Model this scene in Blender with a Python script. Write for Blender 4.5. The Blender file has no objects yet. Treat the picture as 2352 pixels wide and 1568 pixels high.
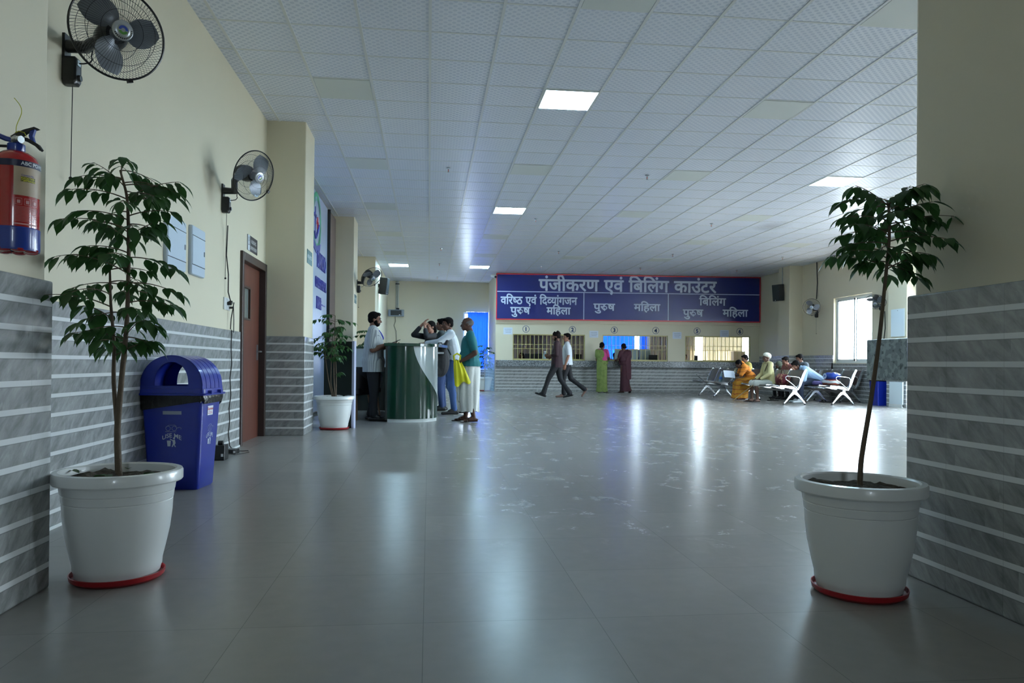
import bpy, bmesh, math, random
from math import sin, cos, pi, tan, atan2, sqrt, radians as rad
from mathutils import Vector, Matrix, noise as mnoise
random.seed(7)
S = bpy.context.scene
COL = S.collection
V3 = Vector

# ------------------------------------------------------------------ camera
CAMZ = .885
cd = bpy.data.cameras.new('camera'); cam = bpy.data.objects.new('camera', cd); COL.objects.link(cam)
S.camera = cam
F_PX, YAW, PITCH, ROLL, SHY = 1724.94, .1103, .0065, .0090, 39.83
cd.sensor_fit = 'HORIZONTAL'; cd.sensor_width = 36.0; cd.lens = F_PX/2352*36
cd.shift_y = SHY/2352; cd.clip_start = .05; cd.clip_end = 200
_f = V3((sin(YAW)*cos(PITCH), cos(YAW)*cos(PITCH), sin(PITCH))); _r = V3((cos(YAW), -sin(YAW), 0)); _u = _r.cross(_f)
_r2 = _r*cos(ROLL)+_u*sin(ROLL); _u2 = -_r*sin(ROLL)+_u*cos(ROLL)
cam.matrix_world = Matrix(((_r2.x, _u2.x, -_f.x, 0), (_r2.y, _u2.y, -_f.y, 0), (_r2.z, _u2.z, -_f.z, CAMZ), (0, 0, 0, 1)))

# ------------------------------------------------------------------ render look
S.view_settings.view_transform = 'Standard'; S.view_settings.look = 'None'
S.view_settings.exposure = 0.24; S.view_settings.gamma = 1.0
try: S.view_settings.use_curve_mapping = False
except Exception: pass
S.render.engine = 'CYCLES'
S.cycles.use_denoising = True
S.cycles.max_bounces = 8; S.cycles.diffuse_bounces = 5; S.cycles.glossy_bounces = 4
S.cycles.transmission_bounces = 6; S.cycles.transparent_max_bounces = 12
S.cycles.sample_clamp_indirect = 6.0
S.cycles.caustics_reflective = False; S.cycles.caustics_refractive = False

# ------------------------------------------------------------------ world (hazy bright sky)
W = bpy.data.worlds.new('world'); S.world = W; W.use_nodes = True
bg = W.node_tree.nodes['Background']
bg.inputs[0].default_value = (.70, .85, .97, 1); bg.inputs[1].default_value = 36.0

sl = bpy.data.lights.new('sun', 'SUN'); sl.energy = 150.0; sl.angle = rad(2.5); sl.color = (1.0, .96, .9)
sun = bpy.data.objects.new('sun', sl); COL.objects.link(sun); sun.rotation_euler = (rad(-14), rad(33), 0)

def portal(loc, rot, sx, sy):
    l = bpy.data.lights.new('portal', 'AREA'); l.shape = 'RECTANGLE'; l.size = sx; l.size_y = sy
    l.cycles.is_portal = True
    o = bpy.data.objects.new('portal', l); COL.objects.link(o); o.location = loc; o.rotation_euler = rot
    return o
# windows of the right wall (openings facing -X) and of the far walls (openings facing -Y)
RWIN = [(4.1, 5.4, .98, 2.68), (7.6, 9.2, .98, 2.68), (10.6, 14.7, 0.0, 2.75), (17.18, 18.92, .98, 2.70)]  # first opening is unseen, added to brighten the near left wall and pillar
for y0, y1, z0, z1 in RWIN:
    portal((10.88, (y0+y1)/2, (z0+z1)/2), (0, rad(90), 0), z1-z0, y1-y0)
REAR_FILL = (0.1, .50, 1.3, 2.0)  # unseen rear opening, added and sized to give fill on the foreground
portal((.30, -3.2, 1.65), (rad(90), 0, 0), .40, .7)
FWIN = [(1.22, 2.12, .66, 2.70, 26.9), (6.2, 7.9, .8, 2.5, 27.2), (9.9, 12.2, .8, 2.5, 27.2)]
for x0, x1, z0, z1, y in FWIN:
    portal(((x0+x1)/2, y+.16, (z0+z1)/2), (rad(-90), 0, 0), x1-x0, z1-z0)

# ------------------------------------------------------------------ materials
def lin(c):
    r = []
    for v in c[:3]:
        v /= 255.0
        r.append(v/12.92 if v <= .04045 else ((v+.055)/1.055)**2.4)
    return (*r, 1.0)
MATS = {}
def mat(name, rgb, rough=.5, metal=0.0, spec=.5, var=0.0, vscale=8.0, bump=0.0, bscale=60.0, coat=0.0, emit=0.0, alpha=1.0, trans=0.0, transl=0.0):
    if name in MATS: return MATS[name]
    m = bpy.data.materials.new(name); m.use_nodes = True; nt = m.node_tree; N = nt.nodes; L = nt.links
    b = N['Principled BSDF']
    b.inputs['Base Color'].default_value = lin(rgb); b.inputs['Roughness'].default_value = rough
    b.inputs['Metallic'].default_value = metal; b.inputs['Specular IOR Level'].default_value = spec
    b.inputs['Coat Weight'].default_value = coat
    if trans: b.inputs['Transmission Weight'].default_value = trans
    if alpha < 1: b.inputs['Alpha'].default_value = alpha
    if emit:
        b.inputs['Emission Color'].default_value = lin(rgb); b.inputs['Emission Strength'].default_value = emit
    if var or bump:
        tc = N.new('ShaderNodeTexCoord')
    if var:
        n = N.new('ShaderNodeTexNoise'); n.inputs['Scale'].default_value = vscale; n.inputs['Detail'].default_value = 5
        L.new(tc.outputs['Object'], n.inputs['Vector'])
        mx = N.new('ShaderNodeMix'); mx.data_type = 'RGBA'
        c = lin(rgb)
        mx.inputs[6].default_value = tuple(max(0, x*(1-var)) for x in c[:3])+(1,)
        mx.inputs[7].default_value = tuple(min(1, x*(1+var)) for x in c[:3])+(1,)
        L.new(n.outputs['Fac'], mx.inputs[0]); L.new(mx.outputs[2], b.inputs['Base Color'])
    if bump:
        n2 = N.new('ShaderNodeTexNoise'); n2.inputs['Scale'].default_value = bscale; n2.inputs['Detail'].default_value = 4
        L.new(tc.outputs['Object'], n2.inputs['Vector'])
        bp = N.new('ShaderNodeBump'); bp.inputs['Strength'].default_value = bump; bp.inputs['Distance'].default_value = .01
        L.new(n2.outputs['Fac'], bp.inputs['Height']); L.new(bp.outputs[0], b.inputs['Normal'])
    if transl:
        t = N.new('ShaderNodeBsdfTranslucent'); t.inputs[0].default_value = lin(rgb)
        ms = N.new('ShaderNodeMixShader'); ms.inputs[0].default_value = transl
        L.new(b.outputs[0], ms.inputs[1]); L.new(t.outputs[0], ms.inputs[2]); L.new(ms.outputs[0], N['Material Output'].inputs[0])
    MATS[name] = m
    return m

class NT:
    """tiny node builder"""
    def __init__(s, name):
        s.m = bpy.data.materials.new(name); s.m.use_nodes = True; s.t = s.m.node_tree; s.b = s.t.nodes['Principled BSDF']
    def n(s, typ, **kw):
        o = s.t.nodes.new('ShaderNode'+typ)
        for k, v in kw.items(): setattr(o, k, v)
        return o
    def l(s, a, b): s.t.links.new(a, b)
    def math(s, op, a, b=None, c=None, clamp=False):
        o = s.n('Math', operation=op); o.use_clamp = clamp
        for i, v in enumerate((a, b, c)):
            if v is None: continue
            if isinstance(v, (int, float)): o.inputs[i].default_value = v
            else: s.l(v, o.inputs[i])
        return o.outputs[0]
    def pos(s):
        g = s.n('NewGeometry'); x = s.n('SeparateXYZ'); s.l(g.outputs['Position'], x.inputs[0]); return x.outputs[0], x.outputs[1], x.outputs[2]
    def comb(s, x, y, z):
        o = s.n('CombineXYZ')
        for i, v in enumerate((x, y, z)):
            if isinstance(v, (int, float)): o.inputs[i].default_value = v
            else: s.l(v, o.inputs[i])
        return o.outputs[0]
    def noise(s, vec, scale, detail=4, rough=.5, dist=0):
        o = s.n('TexNoise'); s.l(vec, o.inputs['Vector']); o.inputs['Scale'].default_value = scale
        o.inputs['Detail'].default_value = detail; o.inputs['Roughness'].default_value = rough; o.inputs['Distortion'].default_value = dist
        return o.outputs['Fac']
    def mix(s, f, a, b):
        o = s.n('Mix', data_type='RGBA')
        if isinstance(f, (int, float)): o.inputs[0].default_value = f
        else: s.l(f, o.inputs[0])
        for i, v in ((6, a), (7, b)):
            if isinstance(v, tuple): o.inputs[i].default_value = v
            else: s.l(v, o.inputs[i])
        return o.outputs[2]
    def ramp(s, f, lo, hi):
        o = s.n('MapRange'); s.l(f, o.inputs[0]); o.inputs[1].default_value = lo; o.inputs[2].default_value = hi; return o.outputs[0]

def tile_material():
    """grey veined stone bands with pale strips, ten centimetres per course"""
    t = NT('striped_wall_tile'); x, y, z = t.pos()
    u = t.math('ADD', x, y); P = .101
    zz = t.math('DIVIDE', z, P); fr = t.math('FRACT', zz); row = t.math('FLOOR', zz)
    band = t.math('GREATER_THAN', fr, .78)
    # veins: stretched diagonal noise, shifted per course
    uu = t.math('ADD', u, t.math('MULTIPLY', row, .37))
    col = t.math('FLOOR', t.math('DIVIDE', uu, .30))
    v = t.comb(t.math('MULTIPLY', t.math('SUBTRACT', uu, t.math('MULTIPLY', z, 1.1)), 2.6), t.math('MULTIPLY', t.math('ADD', t.math('ADD', uu, z), t.math('MULTIPLY', row, 3.1)), .8), t.math('MULTIPLY', col, 5.7))
    n1 = t.noise(v, 5.5, 6, .62, .45)
    n2 = t.noise(v, 32, 4, .6)
    f = t.math('ADD', t.math('MULTIPLY', t.ramp(n1, .33, .72), .75), t.math('MULTIPLY', n2, .25))
    g = t.mix(f, lin((116, 118, 117)), lin((180, 182, 181)))
    w = t.mix(t.noise(t.comb(u, z, 0), 5), lin((212, 214, 214)), lin((228, 230, 230)))
    c = t.mix(band, g, w)
    # joints: thin vertical line per 0.30 m, thin line over every strip
    fu = t.math('FRACT', t.math('DIVIDE', u, .30)); j1 = t.math('LESS_THAN', fu, .007)
    j2 = t.math('LESS_THAN', t.math('ABSOLUTE', t.math('SUBTRACT', fr, .78)), .018)
    j = t.math('MAXIMUM', t.math('MULTIPLY', j1, .35), t.math('MULTIPLY', j2, .55))
    c = t.mix(j, c, lin((92, 94, 94)))
    t.l(c, t.b.inputs['Base Color']); t.b.inputs['Roughness'].default_value = .22
    t.b.inputs['Specular IOR Level'].default_value = .45
    bp = t.n('Bump'); bp.inputs['Strength'].default_value = .35; bp.inputs['Distance'].default_value = .004
    t.l(t.math('MULTIPLY', j, -1.0), bp.inputs['Height']); t.l(bp.outputs[0], t.b.inputs['Normal'])
    return t.m

def floor_material():
    t = NT('vitrified_floor'); x, y, z = t.pos()
    fx = t.math('FRACT', t.math('DIVIDE', t.math('ADD', x, 6.01), .6)); fy = t.math('FRACT', t.math('DIVIDE', t.math('SUBTRACT', y, -5.82), .6))
    e = .002
    jx = t.math('LESS_THAN', t.math('ABSOLUTE', t.math('SUBTRACT', fx, .5)), .5-e); jy = t.math('LESS_THAN', t.math('ABSOLUTE', t.math('SUBTRACT', fy, .5)), .5-e)
    joint = t.math('SUBTRACT', 1.0, t.math('MULTIPLY', jx, jy))
    p = t.comb(x, y, 0)
    cell = t.comb(t.math('FLOOR', t.math('DIVIDE', t.math('ADD', x, 6.01), .6)), t.math('FLOOR', t.math('DIVIDE', t.math('SUBTRACT', y, -5.82), .6)), 0)
    wn = t.n('TexWhiteNoise'); t.l(cell, wn.inputs['Vector'])
    base = t.mix(t.noise(p, 14, 4), lin((140, 137, 132)), lin((150, 146, 141)))
    base = t.mix(t.math('MULTIPLY', wn.outputs['Value'], .18), base, lin((170, 167, 162)))
    # dusty footprints and scuffs, mostly in the middle of the hall
    n = t.noise(t.comb(t.math('MULTIPLY', x, 1.0), t.math('MULTIPLY', y, .8), 3), 5.5, 3, .55, .6)
    m = t.ramp(n, .58, .70)
    n2 = t.noise(p, .55, 2); area = t.ramp(n2, .30, .48)
    far = t.ramp(y, 3.0, 5.5); mid = t.ramp(x, -.3, 1.0)
    fine = t.ramp(t.noise(p, 38, 4, .7), .35, .6)
    scuff = t.math('MULTIPLY', t.math('MULTIPLY', t.math('MULTIPLY', m, area), t.math('MULTIPLY', far, mid)), fine, clamp=True)
    c = t.mix(t.math('MULTIPLY', scuff, .7), base, lin((205, 205, 200)))
    c = t.mix(t.math('MULTIPLY', joint, .45), c, lin((78, 76, 73)))
    t.l(c, t.b.inputs['Base Color'])
    r = t.math('ADD', .25, t.math('MULTIPLY', scuff, .12))
    t.l(r, t.b.inputs['Roughness']); t.b.inputs['Specular IOR Level'].default_value = .28
    bp = t.n('Bump'); bp.inputs['Strength'].default_value = .03; bp.inputs['Distance'].default_value = .004
    t.l(t.math('MULTIPLY', joint, -1.0), bp.inputs['Height'])
    return t.m

def ceiling_material():
    """vinyl tiles printed with satin discs"""
    t = NT('ceiling_tile'); x, y, z = t.pos()
    P = .075
    a = t.math('DIVIDE', x, P); b = t.math('DIVIDE', y, P*.5)
    row = t.math('FLOOR', b); a2 = t.math('ADD', a, t.math('MULTIPLY', t.math('MODULO', row, 2.0), .5))
    dx = t.math('MULTIPLY', t.math('SUBTRACT', t.math('FRACT', a2), .5), P)
    dy = t.math('MULTIPLY', t.math('SUBTRACT', t.math('FRACT', b), .5), P*.5)
    d = t.math('SQRT', t.math('ADD', t.math('MULTIPLY', dx, dx), t.math('MULTIPLY', dy, dy)))
    disc = t.math('LESS_THAN', d, .0178)
    c = t.mix(disc, lin((234, 238, 248)), lin((214, 220, 233)))
    sx = t.math('MULTIPLY', t.math('SUBTRACT', x, 7.05), 1.6); sy = t.math('SUBTRACT', y, 14.9)
    sr = t.math('SQRT', t.math('ADD', t.math('MULTIPLY', sx, sx), t.math('MULTIPLY', sy, sy)))
    c = t.mix(t.math('MULTIPLY', t.ramp(t.math('ADD', sr, t.math('MULTIPLY', t.noise(t.comb(x, y, 0), 3), .3)), .75, .25), .5), c, lin((140, 140, 146)))
    t.l(c, t.b.inputs['Base Color'])
    t.l(t.math('ADD', .28, t.math('MULTIPLY', disc, .45)), t.b.inputs['Roughness'])
    return t.m

def granite_material(name, a, b, c, scale, rough=.2):
    t = NT(name); x, y, z = t.pos(); p = t.comb(x, y, z)
    v = t.n('TexVoronoi'); t.l(p, v.inputs['Vector']); v.inputs['Scale'].default_value = scale
    n = t.noise(p, scale*.8, 4, .7)
    sp = t.n('SeparateColor'); t.l(v.outputs['Color'], sp.inputs[0])
    c1 = t.mix(t.ramp(sp.outputs[0], .25, .75), lin(a), lin(b)); c2 = t.mix(t.ramp(n, .56, .62), c1, lin(c))
    t.l(c2, t.b.inputs['Base Color']); t.b.inputs['Roughness'].default_value = rough
    return t.m

def wood_material(name, a, b, scale=30, axis='z'):
    t = NT(name); tc = t.n('TexCoord'); s = t.n('SeparateXYZ'); t.l(tc.outputs['Object'], s.inputs[0])
    x, y, z = s.outputs
    v = t.comb(t.math('MULTIPLY', x, 1.0), y, t.math('MULTIPLY', z, .04))
    n = t.noise(v, scale, 6, .65, .4)
    t.l(t.mix(t.ramp(n, .3, .7), lin(a), lin(b)), t.b.inputs['Base Color']); t.b.inputs['Roughness'].default_value = .42
    return t.m

def stripe_cloth(name, a, b, scale, axis, rough=.85, thr=.8, wob=.25, soft=False):
    t = NT(name); tc = t.n('TexCoord'); s = t.n('SeparateXYZ'); t.l(tc.outputs['Object'], s.inputs[0])
    q = s.outputs[axis] if axis < 3 else t.math('ADD', s.outputs[0], s.outputs[1])
    nz = t.noise(tc.outputs['Object'], 6, 2)
    q2 = t.math('ADD', t.math('MULTIPLY', q, scale), t.math('MULTIPLY', nz, wob*4))
    f = t.ramp(t.math('ABSOLUTE', t.math('SUBTRACT', t.math('FRACT', q2), .5)), thr/2, .5) if soft else t.math('GREATER_THAN', t.math('FRACT', q2), thr)
    t.l(t.mix(f, lin(a), lin(b)), t.b.inputs['Base Color']); t.b.inputs['Roughness'].default_value = rough
    bp = t.n('Bump'); bp.inputs['Strength'].default_value = .4; bp.inputs['Distance'].default_value = .01
    t.l(t.noise(tc.outputs['Object'], 14, 3), bp.inputs['Height']); t.l(bp.outputs[0], t.b.inputs['Normal'])
    return t.m

M_TILE = tile_material(); M_FLOOR = floor_material(); M_CEIL = ceiling_material()
M_WALL = mat('cream_wall_paint', (214, 206, 182), .6, spec=.3, var=.03, vscale=1.5, bump=.04, bscale=90)
M_GRAN = granite_material('speckled_granite', (92, 96, 98), (150, 154, 156), (60, 62, 64), 55)
M_GRAN2 = granite_material('mottled_granite', (112, 118, 116), (142, 148, 144), (72, 76, 74), 26, .3)
M_WHITE = mat('white_plastic', (222, 224, 222), .28, coat=.2)
M_RED = mat('red_plastic', (150, 22, 30), .35)
M_BLACK = mat('black_plastic', (22, 22, 24), .35)
M_BLACKM = mat('black_matte', (26, 27, 30), .7)
M_WIRE = mat('dark_wire', (52, 54, 58), .35, metal=.7)
M_CHROME = mat('chrome', (205, 210, 214), .18, metal=1.0)
M_STEEL = mat('brushed_steel', (168, 172, 176), .32, metal=.9)
M_BLADE = mat('grey_blade', (120, 126, 134), .28, metal=.45)
M_LEAF = mat('dark_leaf', (46, 84, 38), .42, var=.35, vscale=7, transl=.34)
M_LEAF2 = mat('mid_leaf', (52, 92, 46), .42, var=.35, vscale=9, transl=.28)
M_STEM = mat('brown_stem', (96, 82, 66), .8, var=.25, vscale=30, bump=.4, bscale=80)
M_SOIL = mat('potting_soil', (74, 66, 56), .95, var=.5, vscale=30, bump=1.0, bscale=70)
M_ALU = mat('white_window_frame', (205, 212, 214), .4)
M_GLASS = mat('clear_glass', (235, 245, 245), .02, spec=.5, alpha=.10)
M_LED = mat('led_diffuser', (190, 232, 255), .4, emit=62.0)
M_PANEL = mat('off_panel', (220, 224, 220), .5)
M_TBAR = mat('ceiling_tee', (222, 224, 224), .34)

# ------------------------------------------------------------------ mesh helpers
class MB:
    def __init__(s): s.v = []; s.f = []
    def add(s, v, f, M=None):
        k = len(s.v)
        s.v += [tuple(M @ V3(p)) for p in v] if M else [tuple(p) for p in v]
        s.f += [tuple(i+k for i in q) for q in f]; return s
    def box(s, x0, x1, y0, y1, z0, z1, M=None):
        v = [(x, y, z) for x in (x0, x1) for y in (y0, y1) for z in (z0, z1)]
        return s.add(v, [(0, 1, 3, 2), (4, 6, 7, 5), (0, 4, 5, 1), (2, 3, 7, 6), (0, 2, 6, 4), (1, 5, 7, 3)], M)
    def tube(s, pts, r, n=8, M=None, close=False, rz=None):
        pts = [V3(p) for p in pts]; m = len(pts); rr = r if isinstance(r, (list, tuple)) else [r]*m
        V = []; prev = None
        for i, p in enumerate(pts):
            if close: d = pts[(i+1) % m]-pts[i-1]
            else: d = pts[min(i+1, m-1)]-pts[max(i-1, 0)]
            if d.length < 1e-9: d = V3((0, 0, 1))
            d.normalize()
            if prev is None:
                a = V3((0, 0, 1)) if abs(d.z) < .9 else V3((1, 0, 0)); x = a.cross(d).normalized()
            else:
                x = prev-d*prev.dot(d)
                x = x.normalized() if x.length > 1e-6 else V3((1, 0, 0))
            prev = x; y = d.cross(x)
            for k in range(n):
                t = 2*pi*k/n; V.append(p+x*cos(t)*rr[i]+y*sin(t)*rr[i])
        Fc = []
        for i in range(m if close else m-1):
            j = (i+1) % m
            for k in range(n): Fc.append((i*n+k, i*n+(k+1) % n, j*n+(k+1) % n, j*n+k))
        if not close: Fc += [tuple(range(n-1, -1, -1)), tuple((m-1)*n+k for k in range(n))]
        return s.add(V, Fc, M)
    def lathe(s, prof, n=40, M=None, sx=1, sy=1, close=False):
        V = []; m = len(prof)
        for r, z in prof:
            for k in range(n):
                t = 2*pi*k/n; V.append((r*cos(t)*sx, r*sin(t)*sy, z))
        Fc = [(i*n+k, i*n+(k+1) % n, (i+1)*n+(k+1) % n, (i+1)*n+k) for i in range(m-1) for k in range(n)]
        if close: Fc += [((m-1)*n+k, (m-1)*n+(k+1) % n, (k+1) % n, k) for k in range(n)]
        else:
            if prof[0][0] > 1e-5: Fc.append(tuple(range(n-1, -1, -1)))
            if prof[-1][0] > 1e-5: Fc.append(tuple((m-1)*n+k for k in range(n)))
        return s.add(V, Fc, M)
    def prism(s, poly, h0, h1, M=None):
        """polygon in xy extruded in z"""
        n = len(poly); V = [(x, y, h0) for x, y in poly]+[(x, y, h1) for x, y in poly]
        return s.add(V, [tuple(range(n-1, -1, -1)), tuple(range(n, 2*n))]+[(i, (i+1) % n, n+(i+1) % n, n+i) for i in range(n)], M)
    def grid(s, fn, nu, nv, M=None, wrapu=False):
        V = [fn(i/(nu if wrapu else nu), j/nv) for j in range(nv+1) for i in range(nu+(0 if wrapu else 1))]
        w = nu if wrapu else nu+1
        return s.add(V, [(j*w+i, j*w+(i+1) % w, (j+1)*w+(i+1) % w, (j+1)*w+i) for j in range(nv) for i in range(nu)], M)
    def sphere(s, c, r, n=12, m=8, M=None):
        rx, ry, rz = (r, r, r) if isinstance(r, (int, float)) else r
        V = [(c[0], c[1], c[2]+rz)]
        for j in range(1, m):
            for k in range(n):
                p = pi*j/m; t = 2*pi*k/n; V.append((c[0]+rx*sin(p)*cos(t), c[1]+ry*sin(p)*sin(t), c[2]+rz*cos(p)))
        V.append((c[0], c[1], c[2]-rz)); L = len(V)-1
        Fc = [(0, 1+k, 1+(k+1) % n) for k in range(n)]
        for j in range(m-2):
            for k in range(n): Fc.append((1+j*n+k, 1+(j+1)*n+k, 1+(j+1)*n+(k+1) % n, 1+j*n+(k+1) % n))
        Fc += [(L, 1+(m-2)*n+(k+1) % n, 1+(m-2)*n+k) for k in range(n)]
        return s.add(V, Fc, M)
    def build(s, name, m, parent=None, loc=None, rot=None, smooth=35, bevel=0):
        me = bpy.data.meshes.new(name); me.from_pydata(s.v, [], s.f); me.materials.append(m)
        bmx = bmesh.new(); bmx.from_mesh(me); bmesh.ops.recalc_face_normals(bmx, faces=bmx.faces); bmx.to_mesh(me); bmx.free()
        if smooth:
            me.polygons.foreach_set('use_smooth', [True]*len(me.polygons)); me.set_sharp_from_angle(angle=rad(smooth))
        o = bpy.data.objects.new(name, me); COL.objects.link(o)
        if parent: o.parent = parent
        if loc is not None: o.location = loc
        if rot is not None: o.rotation_euler = rot
        if bevel:
            b = o.modifiers.new('bevel', 'BEVEL'); b.width = bevel; b.segments = 2; b.limit_method = 'ANGLE'
        return o

def T(x=0, y=0, z=0): return Matrix.Translation((x, y, z))
def RX(a): return Matrix.Rotation(a, 4, 'X')
def RY(a): return Matrix.Rotation(a, 4, 'Y')
def RZ(a): return Matrix.Rotation(a, 4, 'Z')

def tag(o, label=None, cat=None, group=None, kind=None):
    if label: o['label'] = label
    if cat: o['category'] = cat
    if group: o['group'] = group
    if kind: o['kind'] = kind
    return o
def thing(name, label, cat, loc=(0, 0, 0), rz=0, group=None, rot=None):
    o = bpy.data.objects.new(name, None); COL.objects.link(o); o.location = loc
    o.rotation_euler = rot if rot is not None else (0, 0, rz); o.empty_display_size = .1
    return tag(o, label, cat, group)
def struct(name, mb, m, parent=None, **k):
    o = mb.build(name, m, parent, **k)
    if parent is None: o['kind'] = 'structure'
    return o
def copy_tree(o, parent=None):
    c = o.copy(); COL.objects.link(c); c.parent = parent
    if parent is not None: c.matrix_parent_inverse = o.matrix_parent_inverse.copy()
    for ch in [q for q in ALLOBJ() if q.parent == o]: copy_tree(ch, c)
    return c
def ALLOBJ(): return list(COL.objects)

def adv(s, size):
    a = max(p[0] for p in text_geo(s+'H', size, 0, 0, 'LEFT')[0]); b = max(p[0] for p in text_geo('H', size, 0, 0, 'LEFT')[0])
    return a-b
def fatten(v, f, r, n=8):
    V = list(v); Fc = list(f); m = len(v)
    for k in range(n):
        a = 2*pi*k/n; V += [(x+r*cos(a), y+r*sin(a), z+.00012*(k+1)) for x, y, z in v]; Fc += [tuple(i+m*(k+1) for i in q) for q in f]
    return V, Fc
_txt_cache = {}
def text_geo(body, size=1.0, bold=0.0, extrude=0.0, align='CENTER', spacing=1.0):
    key = (body, bold, extrude, align, spacing, size)
    if key in _txt_cache: return _txt_cache[key]
    c = bpy.data.curves.new('t', 'FONT'); c.body = body; c.size = size; c.offset = bold*size; c.extrude = extrude
    c.align_x = align; c.space_character = spacing; c.resolution_u = 4; c.fill_mode = 'BOTH' if extrude else 'FRONT'
    o = bpy.data.objects.new('t', c); COL.objects.link(o)
    me = bpy.data.meshes.new_from_object(o.evaluated_get(bpy.context.evaluated_depsgraph_get()))
    v = [tuple(q.co) for q in me.vertices]; f = [tuple(p.vertices) for p in me.polygons]
    bpy.data.objects.remove(o); bpy.data.curves.remove(c); bpy.data.meshes.remove(me)
    _txt_cache[key] = (v, f); return v, f

# ================================================================== SETTING
HC = 3.775; XL = -1.96; XP = -1.50; XR = 10.7; YF = 26.9
CA = V3((2.12, 23.95, 0)); CB = V3((10.72, 23.45, 0)); CROT = atan2(CB.y-CA.y, CB.x-CA.x)
MC = T(CA.x, CA.y, 0) @ RZ(CROT)          # counter-wall frame: x along wall, -y towards the hall
def cloc(u, d, z): return MC @ V3((u, d, z))
TOPT = 1.19

struct('floor', MB().box(-2.3, 12.9, -3.3, 27.5, -.12, 0), M_FLOOR, smooth=0)
struct('ground', MB().box(10.95, 60, -30, 60, -.3, -.2), mat('outdoor_paving', (212, 214, 214), .9, var=.08, vscale=1), smooth=0)
ceil = struct('ceiling', MB().box(-2.3, 12.9, -3.3, 27.5, HC+.007, HC+.15), M_CEIL, smooth=0)
g = MB(); GX0 = -1.816; GY0 = 5.9934
for i in range(0, 25): 
    x = GX0+.6*i; g.box(x-.013, x+.013, -3.2, 27.4, HC, HC+.03)
for j in range(-15, 36):
    y = GY0+.6*j; g.box(-2.2, 12.8, y-.011, y+.011, HC+.004, HC+.03)
g.build('ceiling_grid', M_TBAR, ceil, smooth=0)

def dado(mb, x0, x1, y0, y1, h=TOPT): mb.box(x0, x1, y0, y1, 0, h)
# left wall with a doorway
DY0, DY1, DZ = 8.09, 9.20, 2.01
w = MB().box(XL-.2, XL, -3.2, DY0, 0, HC+.05).box(XL-.2, XL, DY1, 21.2, 0, HC+.05).box(XL-.2, XL, DY0, DY1, DZ, HC+.05)
struct('wall_left', w, M_WALL, smooth=0)
struct('door_light_backing', MB().box(XL-.26, XL-.2, DY0-.3, DY1+.3, -.1, HC), M_WALL, smooth=0)  # unseen backing box, added to stop daylight leaking in around the door
struct('wall_left_tile', MB().box(XL-.01, XL+.012, 3.05, DY0-.0, 0, TOPT).box(XL-.01, XL+.012, 9.9, 10.18, 0, TOPT).box(XL-.01, XL+.012, 15.9, 20.9, 0, TOPT), M_TILE, smooth=0)
# wall beyond the third pillar, far wall, alcove return
struct('wall_left_far', MB().box(-2.1, -1.48, 20.85, 27.2, 0, HC+.05), M_WALL, smooth=0)
struct('wall_left_far_tile', MB().box(-1.5, -1.468, 20.84, 26.95, 0, TOPT).box(XL, -1.468, 20.835, 20.9, 0, TOPT), M_TILE, smooth=0)
w = MB(); x0, x1, z0, z1, yy = FWIN[0]
w.box(-1.5, x0, yy, yy+.2, 0, HC+.05).box(x1, 2.3, yy, yy+.2, 0, HC+.05).box(x0, x1, yy, yy+.2, 0, z0).box(x0, x1, yy, yy+.2, z1, HC+.05)
struct('wall_far', w, M_WALL, smooth=0)
struct('wall_far_tile', MB().box(-1.48, 2.12, yy-.012, yy+.01, 0, z0).box(-1.48, x0, yy-.012, yy+.01, z0-.001, TOPT), M_TILE, smooth=0)
struct('wall_alcove', MB().box(2.12, 2.32, 23.98, 27.3, 0, HC+.05), M_WALL, smooth=0)
struct('wall_alcove_tile', MB().box(2.108, 2.13, 23.98, 26.9, 0, TOPT), M_TILE, smooth=0)
# pillars along the left side
for k, (ya, yb) in enumerate(((9.28, 9.96), (15.2, 15.95))):
    struct('pillar', MB().box(XL-.02, XP, ya, yb, 0, HC+.05), M_WALL, smooth=0, bevel=.012)
    struct('pillar_tile', MB().box(XL, XP+.014, ya-.014, yb+.014, 0, TOPT), M_TILE, smooth=0, bevel=.006)
# near pier on the left (corridor mouth) and near wall on the right
struct('wall_near_left', MB().box(-2.16, -1.48, -3.2, 3.1, 0, HC+.05), M_WALL, smooth=0, bevel=.02)
struct('wall_near_left_tile', MB().box(-1.95, -1.462, -3.2, 3.116, 0, TOPT), M_TILE, smooth=0, bevel=.008)
struct('wall_near_right', MB().box(2.055, 10.9, -3.2, 3.0, 0, HC+.05), M_WALL, smooth=0, bevel=.025)
struct('wall_near_right_tile', MB().box(2.036, 10.9, -3.2, 3.016, 0, TOPT), M_TILE, smooth=0, bevel=.008)
struct('wall_behind', MB().box(-2.2, REAR_FILL[0], -3.3, -3.1, 0, HC+.05).box(REAR_FILL[1], 2.3, -3.3, -3.1, 0, HC+.05).box(REAR_FILL[0], REAR_FILL[1], -3.3, -3.1, REAR_FILL[3], HC+.05).box(REAR_FILL[0], REAR_FILL[1], -3.3, -3.1, 0, REAR_FILL[2]), M_WALL, smooth=0)
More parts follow.
